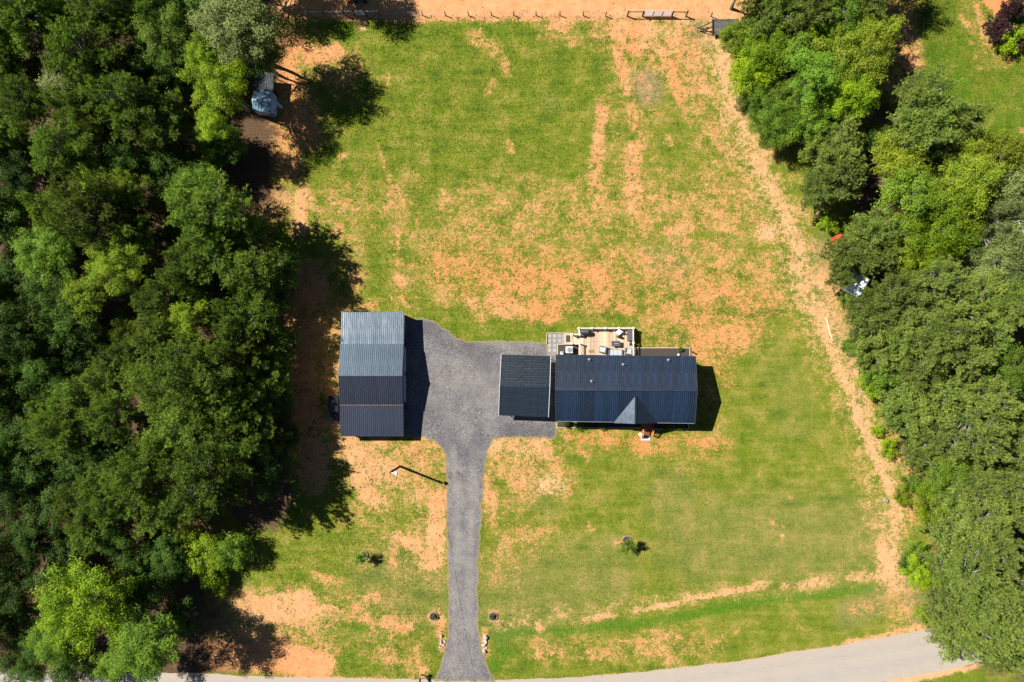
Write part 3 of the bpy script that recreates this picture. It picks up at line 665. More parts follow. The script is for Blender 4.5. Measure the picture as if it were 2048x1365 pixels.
for f in (.12, .28, .44, .85):
    p = c3.lerp(c2, f) + Vector((0, -.08, 0)); w = MB().box((p.x, p.y, 1.9), (1.0, .05, 1.2)).build('window', M_WHITE, house); MB().box((p.x, p.y - .03, 1.9), (.86, .02, 1.06)).build('pane', M_GLASS, w)
p = c0.lerp(c1, .245) + Vector((0, .08, 0)); d = MB().box((p.x, p.y, 1.5), (1.7, .05, 2.05)).build('door', M_WHITE, house); MB().box((p.x - .4, p.y + .03, 1.5), (.7, .02, 1.85)).build('pane', M_GLASS, d); MB().box((p.x + .4, p.y + .03, 1.5), (.7, .02, 1.85)).build('pane', M_GLASS, d)
p = c3.lerp(c2, .63) + Vector((0, -.08, 0)); d = MB().box((p.x, p.y, 1.55), (.95, .05, 2.05)).build('door', simple('red_brown_door', (.14, .04, .02), .5), house); MB().box((p.x + .36, p.y - .05, 1.5), (.05, .06, .12)).build('handle', M_STEEL, d)
MB().box(((c2.x + c3.x) / 2, c2.y - .78, .46), (c2.x - c3.x - .3, 1.4, .08)).build('porch_floor', simple('brown_porch_boards', (.14, .06, .035), .6), house)
for f in (.02, .25, .42, .56, .70, .85, .98):
    q = H['bl'].lerp(H['br'], f); MB().box((q.x, q.y + .28, (he - .1) / 2), (.12, .12, he - .1)).build('porch_post', M_WHITE, house)
# vents on the north roof
def on_north(u, v):
    n = (H['rr'] - H['rl']).cross(H['tl'] - H['rl']); lo, hi = he - .3, hr + .1
    for _ in range(40):
        mid = (lo + hi) / 2; p = at(u, v, mid)
        z = H['rl'].z - (n.x * (p.x - H['rl'].x) + n.y * (p.y - H['rl'].y)) / n.z
        if z > mid: lo = mid
        else: hi = mid
    return p
for u, v in ((1178.5, 719.5), (1183, 763), (1246.4, 729.5), (1337, 720.5)):
    p = on_north(u, v)
    vp = MB().tube([(p.x, p.y, p.z - .1), (p.x, p.y, p.z + .38)], .055, 10).build('vent_pipe', M_STEEL, house)
    MB().lathe((p.x, p.y, p.z), [(.17, -.02), (.14, .05), (.07, .11)], 12).build('collar', M_STEEL, vp)
# front beds with a pale timber edge
M_MULCH = NT('dark_mulch'); pp = M_MULCH.pos(); nn_ = M_MULCH.noise(pp, 14, 4, .7)
M_MULCH.bump(nn_, .9, .05); M_MULCH = M_MULCH.done(M_MULCH.ramp(nn_, [(.3, (.018, .014, .012)), (.6, (.05, .038, .032)), (.8, (.11, .09, .075))]), .95)
M_EDGE = simple('weathered_timber_edge', (.40, .31, .23), .8, 0, .2, 6)
def bed(name, label, x0, x1, y0, y1, sides, group=None):
    t = thing(name, label, 'planting bed', ((x0 + x1) / 2, (y0 + y1) / 2, 0), 0, group)
    w, h = abs(x1 - x0), abs(y1 - y0)
    MB().box((0, 0, .045), (w, h, .07)).build('soil', M_MULCH, t)
    for s in sides:
        if s in 'ns': MB().box((0, (h / 2 + .04) * (1 if s == 'n' else -1), .085), (w + .16, .075, .17)).build('timber_edge', M_EDGE, t)
        else: MB().box(((w / 2 + .04) * (1 if s == 'e' else -1), 0, .085), (.075, h - .01, .17)).build('timber_edge', M_EDGE, t)
    return t
a, b = at(1114.5, 845), at(1279, 855); bed('planting_bed', 'dark narrow planting bed under the front eave, left of the wooden steps', a.x, b.x, a.y, b.y - .02, 'sw')
a, b = at(1305, 845), at(1376, 857.5); bed('planting_bed', 'dark narrow planting bed under the front eave, right of the wooden steps', a.x, b.x, a.y, b.y, 'se')
a, b = at(1271.5, 697), at(1378.5, 713); bed('planting_bed', 'brown mulch bed behind the house, right of the wooden deck', a.x, b.x, a.y, b.y, 'ne')
# front steps
M_STEP = simple('red_brown_stained_boards', (.20, .085, .045), .6, 0, .25, 5, rnd=.2)
M_RAIL = simple('orange_stained_timber', (.55, .20, .035), .55, 0, .2, 6)
sx0, sx1 = at(1284.5, 860, .5).x, at(1304.0, 860, .5).x
sy0 = at(1294, 846, .5).y; sy1 = at(1294, 871, 0).y
steps = thing('front_steps', 'red brown wooden steps with orange railings in front of the porch', 'steps', (0, 0, 0))
NS = 9
for i in range(NS):
    y = sy0 + (sy1 - sy0) * (i + .5) / NS; z = .50 if i < 4 else .5 - (i - 3) * .09
    MB().box(((sx0 + sx1) / 2, y, z), (sx1 - sx0 - .1, abs(sy1 - sy0) / NS - .02, .045)).build('tread', M_STEP, steps)
ym = sy0 + (sy1 - sy0) * 4.2 / NS
for x in (sx0, sx1):
    for y, z in ((ym, .5), (sy1 + .05, 0)): MB().box((x, y, z + .5), (.10, .10, 1.0)).build('post', M_RAIL, steps)
    MB().bar((x, ym, 1.43), (x, sy1 + .05, .98), .17, .045).build('handrail', M_RAIL, steps)
    MB().bar((x, ym, .66), (x, sy1 + .05, .2), .05, .05).build('lower_rail', M_RAIL, steps)
    MB().bar((x, sy0, 1.42), (x, ym, 1.45), .10, .045).build('handrail', M_STEP, steps)
    for k in range(1, 6):
        y = ym + (sy1 - ym) * k / 6; zz = .66 - .46 * k / 6
        MB().box((x, y, zz + .38), (.04, .04, .72)).build('baluster', M_RAIL, steps)
    MB().bar((x, sy0, .42), (x, sy1, .05), .05, .18).build('stringer', M_STEP, steps)
pad = thing('landing_pad', 'pale concrete pad with a dark doormat at the foot of the front steps', 'concrete pad', at(1291, 877, 0))
MB().box((0, 0, .05), (1.08, .52, .10)).build('slab', M_CONC, pad, bevel=.01)
mat_ = thing('doormat', 'small dark doormat lying on the pale pad below the front steps', 'doormat', at(1290, 874.5, .10)); MB().box((0, 0, .009), (.66, .38, .018)).build('mat', M_BLACK, mat_)
pot = thing('flower_pot', 'small white pot on the grass left of the front steps', 'pot', at(1279.5, 868.5, 0))
MB().lathe((0, 0, 0), [(0, .01), (.12, 0), (.16, .28), (.18, .29), (.14, .29), (.12, .24), (0, .24)], 14).build('pot', M_WHITE, pot)

# ------------------------------------------------------------------ tin shed at the upper left
shed = thing('tin_shed', 'small pale blue tin shed with a rusty lean-to roof under the trees', 'shed')
se, sr, sl = 1.75, 2.35, 1.7
S = dict(nl=at(506.5, 182, se), nr=at(545, 184, se), rl=at(504.5, 200, sr), rr=at(542.3, 201.5, sr), sl=at(505.5, 222.5, se), sr=at(543, 224.5, se))
slope(shed, S['rl'], S['rr'], S['nr'], S['nl'], 3, 4, M_TIN); slope(shed, S['rl'], S['rr'], S['sr'], S['sl'], 3, 4, M_TIN)
l0, l1 = at(510, 143, sl), at(549, 146, sl)
slope(shed, S['nl'] + Vector((.05, -.1, -.06)), S['nr'] + Vector((0, -.1, -.06)), l1, l0, 3, 4, M_TIND)
MB().bar(S['rl'] + Vector((0, 0, .02)), S['rr'] + Vector((0, 0, .02)), .2, .02).build('ridge_cap', M_TIN, shed)
xw0, xw1 = S['sl'].x + .1, S['sr'].x - .06; yn, ysd = S['nl'].y - .1, S['sl'].y + .12; ymid = S['rl'].y
for x in (xw0, xw1):
    mb = MB(); wall_quad(mb, (x, yn), (x, ymid), 0, se - .05, sr - .06, .06); wall_quad(mb, (x, ymid), (x, ysd), 0, sr - .06, se - .05, .06); mb.build('gable_wall', M_TINW, shed)
for y in (yn, ysd):
    mb = MB(); wall_quad(mb, (xw0 + .04, y), (xw1 - .04, y), 0, se - .06, se - .06, .06); mb.build('wall', M_TINW, shed)
for f, ln in ((.22, .7), (.78, .7)):
    y = yn + (ysd - yn) * f; MB().bar((xw1 + .045, y + .3, 1.5 if f < .5 else .9), (xw1 + .045, y - .3, 1.2 if f < .5 else .6), .03, .05).build('strap_hinge', M_BLACK, shed)
d = MB().box((xw1 + .05, ymid - .1, .85), (.04, .9, 1.6)).build('door', M_TINW, shed)
for u in (.06, .94):
    p = l0.lerp(l1, u) + Vector((0, -.15, 0)); MB().box((p.x, p.y, sl / 2 - .04), (.09, .09, sl - .08)).build('post', M_DARKTRIM, shed)
MB().box((xw1 - .35, ysd - .14, .3), (.5, .22, .6)).build('box', M_TIN, shed)
for (u, v), (w, l, h), nm in (((557, 210), (.22, .5, .3), 'bin'), ((563, 215), (.34, .32, .32), 'bin')):
    b = thing('storage_bin', 'narrow pale bin standing beside the tin shed wall' if w < .3 else 'square pale bin standing just right of the tin shed', 'bin', at(u, v, 0))
    MB().box((0, 0, h / 2), (w, l, h)).build('body', M_CONC, b, bevel=.015); MB().box((0, 0, h + .012), (w + .03, l + .03, .024)).build('lid', M_WHITE, b)
# ================================================================== DECK
ZD = .35
M_DECK = simple('pine_deck_boards', (.40, .295, .20), .75, 0, .2, 4, rnd=.30)
M_POST = simple('pale_painted_post', (.60, .56, .51), .7, 0, .08, 4)
M_RAILW = simple('weathered_rail_timber', (.50, .42, .35), .75, 0, .2, 4, rnd=.1)
deck = thing('wooden_deck', 'pale wooden deck with white capped railing posts behind the house', 'deck')
dx0, dx1 = at(1157.2, 690, ZD).x, at(1269.2, 690, ZD).x; dyn = at(1210, 657, ZD).y; dys = c0.y + .1
yex0, yex1 = at(1140, 669, ZD).y, at(1140, 688.5, ZD).y; xex = at(1127, 680, ZD).x
pw = .142
me_cache = {}
def plank(x, y0, y1, w, z=ZD, mat=M_DECK, parent=deck, along='y'):
    L = round(abs(y1 - y0), 2); key = (L, w, along, mat.name)
    if key not in me_cache:
        o = MB().box((0, 0, 0), (w, L, .035) if along == 'y' else (L, w, .035)).build('plank', mat, parent); me_cache[key] = o.data
    else: o = link('plank', me_cache[key], parent)
    o.location = (x, (y0 + y1) / 2, z - .018) if along == 'y' else ((y0 + y1) / 2, x, z - .018)
n_pl = int((dx1 - dx0) / pw)
for i in range(n_pl): plank(dx0 + (i + .5) * pw, dyn, dys, pw - .008)
n_ex = int((dx0 - xex) / pw)
for i in range(n_ex):
    if dx0 - (i + .5) * pw > at(1140.5, 680, ZD).x + .4 or i >= 0: plank(dx0 - (i + .5) * pw, yex0, yex1, pw - .008)
# rim joists
MB().box(((dx0 + dx1) / 2, dyn + .03, ZD - .16), (dx1 - dx0 + .1, .05, .28)).build('rim_joist', M_RAILW, deck)
MB().box((dx1 + .03, (dyn + dys) / 2, ZD - .16), (.05, dyn - dys, .28)).build('rim_joist', M_RAILW, deck)
MB().box((xex - .03, (yex0 + yex1) / 2, ZD - .16), (.05, yex0 - yex1, .28)).build('rim_joist', M_RAILW, deck)
MB().box(((xex + dx0) / 2, yex1 - .03, ZD - .16), (dx0 - xex - .1, .05, .28)).build('rim_joist', M_RAILW, deck)
MB().box(((xex + dx0) / 2, yex0 + .03, ZD - .16), (dx0 - xex - .1, .05, .28)).build('rim_joist', M_RAILW, deck)
post_me = None
def dpost(x, y):
    global post_me
    if post_me is None:
        po = MB().box((0, 0, .60), (.13, .13, 1.2)).build('post', M_POST, deck); cp = MB().box((0, 0, 1.235), (.23, .23, .05)).lathe((0, 0, 1.26), [(.15, 0), (.03, .06), (0, .06)], 4).build('cap', M_POST, po); post_me = (po.data, cp.data)
    else:
        po = link('post', post_me[0], deck); link('cap', post_me[1], po)
    po.location = (x, y, 0)
    return Vector((x, y, 0))
bal_me = MB().box((0, 0, 0), (.045, .045, .66)).build('baluster', M_RAILW, deck); bal_first = [bal_me]; bal_me = bal_me.data
def rail(p, q):
    MB().bar(p + Vector((0, 0, 1.16)), q + Vector((0, 0, 1.16)), .14, .04).build('top_rail', M_RAILW, deck)
    MB().bar(p + Vector((0, 0, ZD + .1)), q + Vector((0, 0, ZD + .1)), .07, .045).build('bottom_rail', M_RAILW, deck)
    n = int((q - p).length / .17)
    for k in range(1, n):
        o = bal_first.pop() if bal_first else link('baluster', bal_me, deck)
        r = p.lerp(q, k / n); o.location = (r.x, r.y, ZD + .46)
ptop = [dpost(at(u, 656.5, 1.2).x, dyn - .03) for u in (1157.5, 1184, 1210.8, 1237.6, 1266.5)]
for a, b in zip(ptop[:-1], ptop[1:]): rail(a, b)
xe = ptop[-1].x
pe = [ptop[-1], dpost(xe, at(1268, 686, 1.2).y), dpost(xe, dys + .1)]
rail(pe[0], pe[1]); rail(pe[1], pe[2])
pl = dpost(dx0 + .06, yex0 - .06); rail(ptop[0], pl)
pm = dpost(at(1144, 668, 1.2).x, yex0 - .06); rail(pm, pl)
pa = dpost(dx0 + .06, yex1 + .05); rail(pa, dpost(dx0 + .06, dys + .1)); dpost(at(1143.2, 688, 1.0).x, yex1 + .05)
# doormats
for (u0, v0, u1, v1), lab in (((1132, 671, 1140.5, 684.5), 'charcoal doormat on the narrow west end of the deck'), ((1177.3, 700.3, 1188.5, 706), 'brown patterned doormat on the deck by the back door')):
    a, b = at(u0, v0, ZD), at(u1, v1, ZD); t = thing('doormat', lab, 'doormat', (a + b) / 2)
    MB().box((0, 0, .012), (abs(b.x - a.x), abs(a.y - b.y), .022)).build('mat', simple('mat_' + ('charcoal' if 'char' in lab else 'brown'), (.035, .034, .036) if 'char' in lab else (.17, .115, .06), .95, 0, .4, 12), t)
# furniture
M_GFRAME = simple('grey_furniture_frame', (.10, .105, .11), .5, .2, .15, 6)
M_CUSH = simple('pale_grey_cushion', (.29, .325, .345), .9, 0, .08, 5)
M_COVER = simple('dark_grey_cover', (.055, .058, .066), .75, 0, .2, 6)
M_FIRE = simple('dark_grey_fire_table', (.05, .05, .055), .6, 0, .15, 6)
def seat_unit(name, label, cat, loc, rz, w, n, d=.78):
    t = thing(name, label, cat, loc, rz)
    MB().box((0, 0, .22), (w, d, .08)).build('frame', M_GFRAME, t)
    MB().box((0, d / 2 - .05, .45), (w, .08, .5)).build('backrest', M_GFRAME, t)
    for s in (-1, 1): MB().box((s * (w / 2 - .045), -.03, .52), (.085, d - .1, .05)).box((s * (w / 2 - .045), -d / 2 + .08, .36), (.06, .06, .3)).build('armrest', M_GFRAME, t)
    for sx in (-1, 1):
        for sy in (-1, 1): MB().box((sx * (w / 2 - .05), sy * (d / 2 - .05), .09), (.06, .06, .18)).build('leg', M_GFRAME, t)
    cw = (w - .2) / n
    for k in range(n):
        x = -w / 2 + .1 + (k + .5) * cw
        MB().box((x, -.05, .33), (cw - .02, d - .2, .14)).build('seat_cushion', M_CUSH, t, bevel=.025)
        MB().box((x, d / 2 - .17, .56), (cw - .02, .15, .38)).build('back_cushion', M_CUSH, t, bevel=.03)
    return t
seat_unit('armchair', 'grey armchair set at an angle on the deck, left of the sofa', 'armchair', at(1204.8, 699.8, ZD), R(-102), .80, 1)
seat_unit('sofa', 'long pale grey outdoor sofa against the back wall under the eave', 'sofa', at(1230.5, 706.8, ZD + .2), R(180), 1.68, 3, .85).location.z = ZD
seat_unit('armchair', 'pale grey armchair in the deck corner, right of the sofa', 'armchair', at(1256.8, 703.2, ZD), R(174), .84, 1)
ft = thing('fire_table', 'dark rectangular fire table in the middle of the seating on the deck', 'fire pit', at(1231.2, 687.8, ZD + .3)); ft.location.z = ZD
MB().box((0, 0, .25), (.86, .46, .5)).build('base', M_FIRE, ft); MB().box((0, 0, .525), (1.04, .62, .05)).build('table_top', M_FIRE, ft, bevel=.01)
MB().box((.06, 0, .556), (.66, .26, .012)).build('burner_tray', M_BLACK, ft); MB().box((.06, 0, .568), (.54, .15, .02)).build('lava_bed', simple('grey_lava_rock', (.15, .15, .16), .9, 0, .5, 20), ft)
a, b = at(1255.8, 660, 1.0), at(1266.8, 682, 1.0)
bn = thing('covered_bench', 'long low bench under a dark grey cover in the deck corner', 'bench', ((a.x + b.x) / 2, (a.y + b.y) / 2, ZD))
MB().box((0, 0, .30), (b.x - a.x, a.y - b.y, .6)).build('cover', M_COVER, bn, bevel=.03); MB().box((.3, 0, .68), (.1, a.y - b.y - .1, .18)).build('backrest', M_COVER, bn, bevel=.03)
gr_ = thing('grill', 'black covered grill by the railing at the deck corner nearest the pavers', 'grill', at(1168.2, 663.5, 1.2)); gr_.location.z = ZD
MB().box((0, -.02, .4), (.86, .48, .8)).build('cabinet', M_COVER, gr_, bevel=.02); MB().tube([(-.45, 0, .80), (.45, 0, .80)], .26, 14).build('hood', M_COVER, gr_, smooth=False); MB().box((0, -.30, .84), (.7, .04, .04)).build('handle', M_BLACK, gr_); MB().box((-.38, -.24, .62), (.28, .2, .03)).build('shelf', M_BLACK, gr_)
tb = thing('side_table', 'small round black side table by the right deck railing', 'table', at(1261.3, 689.0, ZD + .2)); tb.location.z = ZD
MB().lathe((0, 0, 0), [(0, 0), (.14, 0), (.12, .03), (.04, .05), (.04, .40), (.19, .42), (.20, .45), (0, .45)], 18).build('table', M_BLACK, tb)
ur = thing('urn', 'tall orange brown urn standing on the deck beside the white folding chair', 'urn', at(1231.8, 672.2, ZD)); ur.location = at(1232.4, 671.6, ZD)
MB().lathe((0, 0, 0), [(0, 0), (.12, .0), (.17, .25), (.19, .55), (.17, .82), (.11, .95), (.13, .99), (.10, .99), (.08, .93), (0, .9)], 16).build('urn', simple('terracotta', (.42, .20, .08), .6, 0, .2, 5), ur)
wc = thing('folding_chair', 'white folding chair with slanted back by the top deck railing', 'chair', at(1236.5, 665.8, ZD), R(-38))
for s in (-1, 1):
    MB().bar((s * .24, -.32, 0), (s * .24, .30, .95), .035).build('leg', M_WHITE, wc); MB().bar((s * .24, .28, 0), (s * .24, -.28, .5), .035).build('leg', M_WHITE, wc)
MB().box((0, -.06, .42), (.46, .44, .03)).build('seat', M_WHITE, wc)
for k in range(4): MB().bar((-.23, .06 + k * .065, .58 + k * .1), (.23, .06 + k * .065, .58 + k * .1), .09, .02, up=Vector((0, -.8, .6))).build('back_slat', M_WHITE, wc)
# AC unit and its gravelled corner
a, b = at(1116, 690, 0), at(1156, 712, 0)
acb = bed('gravel_corner', 'dark gravelled corner with timber edges holding the air conditioner', a.x, b.x, a.y, b.y, 'wn')
ac = thing('air_conditioner', 'white square air conditioner with round fan on top, behind the house', 'air conditioner', at(1139.3, 700.3, .85)); ac.location.z = .085
MB().box((0, 0, .03), (.86, .86, .06)).build('base_pad', M_CONC, ac); MB().box((0, 0, .44), (.72, .72, .76)).build('casing', simple('white_enamel', (.44, .47, .51), .5, 0, .06, 4), ac, bevel=.03)
MB().lathe((0, 0, .822), [(.0, .004), (.27, .004), (.27, .016), (.29, .016), (.29, 0)], 24).build('fan_opening', simple('dark_fan_well', (.05, .06, .075), .5), ac)
fan = MB().disc((0, 0, .85), .08, 14)
for k in range(5):
    a_ = 2 * math.pi * k / 5; fan.bar((.05 * math.cos(a_), .05 * math.sin(a_), .845), (.24 * math.cos(a_ + .25), .24 * math.sin(a_ + .25), .845), .09, .01)
fan.build('fan', M_STEEL, ac)
gd = MB()
for r_ in (.12, .2, .28):
    gd.tube([(r_ * math.cos(t * math.pi / 12), r_ * math.sin(t * math.pi / 12), .868) for t in range(25)], .005, 4, cap=False)
gd.build('grille', M_WHITE, ac)
mb_ = thing('meter_box', 'pale utility box by the back wall, left of the air conditioner', 'utility box', at(1123.6, 706.5, .7)); mb_.location.z = .08
MB().box((0, 0, .34), (.36, .34, .68)).build('cabinet', M_CONC, mb_, bevel=.015); MB().box((.02, .06, .686), (.2, .07, .012)).build('slot', M_BLACK, mb_); MB().box((0, -.19, .4), (.3, .03, .5)).build('door', M_WHITE, mb_)
# pavers
pt = thing('paver_patio', 'grey square pavers set in gravel at the west end of the deck', 'paving')
pa_, pb_ = at(1095, 668, 0), at(1127, 712, 0)
MB().add([(p.x, p.y, .024) for p in (at(1094.5, 667.5), at(1126.5, 667.5), at(1126.5, 689), at(1115, 689), at(1115, 712), at(1094.5, 712))], [(5, 4, 3, 2, 1, 0)]).build('gravel_bed', M_MULCH if False else simple('patio_gravel', (.17, .155, .145), .95, 0, .45, 25, bump=.8), pt)
M_PAV = simple('grey_concrete_paver', (.255, .25, .24), .9, 0, .07, 5, rnd=.08, bump=.2)
pv0 = None
for i, u in enumerate((1099.7, 1109.6, 1119.3)):
    for j, v in enumerate((672.3, 681.8, 691.4, 701.2)):
        if i == 2 and j > 1: continue
        if pv0 is None: o = MB().box((0, 0, 0), (.385, .385, .05)).build('paver', M_PAV, pt, bevel=.008); pv0 = o.data
        else: o = link('paver', pv0, pt)
        p = at(u + random.uniform(-.3, .3), v + random.uniform(-.3, .3), .05); o.location = (p.x, p.y, .04); o.rotation_euler = (0, 0, random.uniform(-.03, .03))
p, q = at(1093.6, 666.5), at(1144, 667); MB().bar((p.x, p.y, .09), (xex + .9, q.y, .09), .08, .18).build('timber_edge', M_EDGE, pt)
q = at(1093.0, 688); MB().bar((p.x, p.y - .05, .09), (q.x, q.y, .09), .08, .18).build('timber_edge', M_EDGE, pt)
# little things behind the house
t = thing('post', 'short dark post on the lawn just past the right end of the mulch bed', 'post', at(1384.0, 705.0)); MB().lathe((0, 0, 0), [(.07, 0), (.06, .5), (.11, .52), (.11, .6), (0, .62)], 10).build('post', M_BLACK, t)
t = thing('utility_cover', 'small white cleanout cap in the mulch bed behind the house', 'pipe', at(1355.5, 709.8)); MB().tube([(0, 0, .05), (0, 0, .34)], .09, 12).build('pipe', M_WHITE, t); MB().tube([(0, 0, .34), (0, 0, .38)], .11, 12).build('cap', M_WHITE, t)

# ================================================================== FENCE
M_FPOST = simple('dark_fence_timber', (.055, .036, .028), .85, 0, .3, 8)
M_WIRE = simple('fence_wire', (.30, .30, .31), .5, .6, .1, 4)
M_GATE = simple('pale_gate_tube', (.62, .60, .62), .5, .3, .08, 4)
fence = thing('wire_fence', 'long wire fence on dark timber posts along the top of the lawn', 'fence')
base_v = lambda u: 33.0 + .8 * (u - 600) / 800
fx_left = [(620, 1), (649, 1), (690, 1.35), (710, 1.35)]
fx_mid = [733, 760, 799.5, 845.5, 890.8, 937, 983, 1027.5, 1072, 1119.5, 1166, 1211, 1254.5, 1284.5]
fx_right = [1343.5, 1371.5, 1421]
seg = []
def fpost(u, v, big):
    p = at(u, v, 0); h = 1.22 if big else .95; r = .085 if big else .06
    MB().lathe((0, 0, 0), [(r * 1.05, -.02), (r, h - .02), (r * .6, h), (0, h)], 9).build('post', M_FPOST, fence).location = p
    return p
PL = [fpost(u, 31.5, k > 1) for u, k in fx_left]
PM = [fpost(u, 32.0 if u < 740 else (31.5 if u < 1200 else 33.0), u in (733, 1254.5, 1284.5)) for u in fx_mid]
PR = [fpost(u, 33.2 if u < 1400 else 33, u < 1400) for u in fx_right]
for run in (PL, PM, PR):
    for a, b in zip(run[:-1], run[1:]):
        w = MB()
        for z in (.12, .38, .64, .90): w.bar(a + Vector((0, -.07, z)), b + Vector((0, -.07, z)), .008)
        w.build('wire', M_WIRE, fence)
for a, b in ((PL[2], PL[3]), (PM[0], PM[1]), (PM[-2], PM[-1]), (PR[0], PR[1])):
    MB().bar(a + Vector((0, 0, 1.02)), b + Vector((0, 0, 1.02)), .075).build('brace_rail', M_FPOST if a.x > 0 else M_GATE, fence)
for a, b in ((PL[0], PL[1]), (PL[1], PL[2])): MB().bar(a + Vector((0, 0, .86)), b + Vector((0, 0, .86)), .05).build('top_rail', M_GATE, fence)
def gate(label, a, b, nd, h):
    g = thing('farm_gate', label, 'gate', (a + b) / 2); d = (b - a); L = d.length - .24; g.rotation_euler = (0, 0, math.atan2(d.y, d.x))
    fr_ = MB()
    x0, x1, z0, z1, c = -L / 2, L / 2, .12, h, .14
    fr_.tube([(x0 + c, 0, z0), (x1 - c, 0, z0), (x1, 0, z0 + c), (x1, 0, z1 - c), (x1 - c, 0, z1), (x0 + c, 0, z1), (x0, 0, z1 - c), (x0, 0, z0 + c), (x0 + c, 0, z0)], .03, 8, cap=False)
    fr_.build('frame', M_GATE, g)
    ms = MB(); nz = int((h - .12) / .09); nxm = int(L / .12)
    for k in range(1, nz): z = z0 + (z1 - z0) * k / nz; ms.bar((x0, 0, z), (x1, 0, z), .022)
    for k in range(1, nxm): x = x0 + L * k / nxm; ms.bar((x, .006, z0), (x, .006, z1), .016)
    ms.build('mesh_infill', M_GATE, g)
    for k in range(1, nd): x = x0 + L * k / nd; MB().box((x, .0, (z0 + z1) / 2), (.07, .05, z1 - z0)).build('upright', M_BLACK, g)
    MB().box((x1 + .04, 0, .9), (.1, .04, .06)).build('latch', M_BLACK, g)
gate('wide pale three panel wire gate in the top fence', PM[-1], PR[0], 3, 1.18)
gate('narrow pale gate in the shaded left part of the top fence', PL[3], PM[0], 1, 1.15)

# ================================================================== TRAILER
a, b = at(1424.3, 38.8, .62), at(1477, 69.2, .62)
tr = thing('utility_trailer', 'flat dark utility trailer parked under the tree edge by the fence', 'trailer', ((a.x + b.x) / 2, (a.y + b.y) / 2, 0))
L, W = b.x - a.x, a.y - b.y
M_TDECK = simple('worn_dark_trailer_boards', (.062, .055, .055), .85, 0, .35, 2.5, rnd=.25)
for k in range(9):
    y = -W / 2 + (k + .5) * W / 9; MB().box((0, y, .60), (L - .1, W / 9 - .012, .04)).build('plank', M_TDECK, tr)
for s in (-1, 1): MB().box((0, s * (W / 2 - .03), .54), (L - .12, .06, .14)).build('side_rail', M_BLACK, tr)
MB().box((-L / 2 + .04, 0, .68), (.08, W, .22)).build('front_rail', M_BLACK, tr); MB().box((L / 2 - .03, 0, .54), (.06, W, .14)).build('rear_rail', M_BLACK, tr)
hx, hy = -L / 2 - 1.45, -.05
for s in (-1, 1): MB().bar((-L / 2 + .05, s * W * .36, .5), (hx, hy, .5), .08, .1).build('drawbar', M_BLACK, tr)
MB().bar((-L / 2 + .05, 0, .5), (hx + .25, hy - .05, .5), .07, .09).build('drawbar', M_BLACK, tr)
MB().box((hx - .12, hy, .52), (.3, .12, .1)).build('coupler', M_BLACK, tr); MB().tube([(hx + .25, hy - .2, .1), (hx + .25, hy - .2, .75)], .035, 8).build('jack', M_BLACK, tr)
for s in (-1, 1):
    wl = MB().tube([(.25, s * (W / 2 - .27), .33), (.25, s * (W / 2 - .09), .33)], .33, 18).build('wheel', simple('tyre_rubber', (.014, .014, .014), .85), tr); MB().tube([(.25, s * (W / 2 - .10), .33), (.25, s * (W / 2 - .075), .33)], .17, 14).build('hub', M_STEEL, wl)

# ================================================================== LAMP POLE AND CABLE
lp = thing('lamp_pole', 'tall dark timber pole with a white lamp, standing left of the driveway', 'lamp post', at(800.5, 933.2))
LH = 5.75
tp = at(780.2, 945.5, LH) - lp.location; tp.z = LH
MB().tube([(0, 0, -.1), tuple(tp * .5), tuple(tp)], [.15, .135, .12], 12).build('pole', simple('dark_pole_timber', (.075, .052, .042), .85, 0, .25, 5), lp)
q = at(792.0, 947.2, LH - .15) - lp.location; q.z = LH - .15
ar = MB().tube([tuple(tp + Vector((0, 0, -.25))), tuple(tp.lerp(q, .5) + Vector((0, 0, .12))), tuple(q)], .05, 8).build('arm', M_WHITE, lp)
MB().lathe(tuple(q), [(0, .16), (.12, .14), (.2, .04), (.23, -.04), (.19, -.05)], 16).build('lamp_head', M_WHITE, lp); MB().lathe(tuple(q), [(.16, -.05), (.12, -.17), (0, -.21)], 14).build('lens', simple('lamp_lens', (.5, .52, .5), .2), lp)
MB().box(tuple(tp + Vector((-.1, .1, -.3))), (.18, .14, .3)).build('bracket', M_STEEL, lp)
wire = thing('power_cable', 'thin dark service cable running from the lamp pole down over the driveway', 'cable')
e0 = lp.location + tp + Vector((0, 0, -.1)); sh_end = at(955, 1357, 0); k_sh = 1 / math.tan(R(SUN_EL)); zz = 7.0
e1 = Vector((sh_end.x - k_sh * zz * math.cos(R(SHADOW_AZ)), sh_end.y - k_sh * zz * math.sin(R(SHADOW_AZ)), zz))
e2 = e0 + (e1 - e0) * 1.5
cp_ = []
for k in range(25):
    t = k / 24; p = e0.lerp(e2, t); p.z -= 1.1 * 4 * t * (1 - t) * .4; cp_.append(p)
MB().tube(cp_, .013, 5).build('cable', M_BLACK, wire)
mp = thing('utility_pole', 'tall timber utility pole beyond the road, outside the picture', 'utility pole', (e2.x, e2.y, 0)); MB().tube([(0, 0, 0), (0, 0, 9.2)], [.17, .12], 10).build('pole', bpy.data.materials['dark_pole_timber'], mp); MB().box((0, 0, 8.6), (2.0, .1, .12)).build('crossarm', bpy.data.materials['dark_pole_timber'], mp)

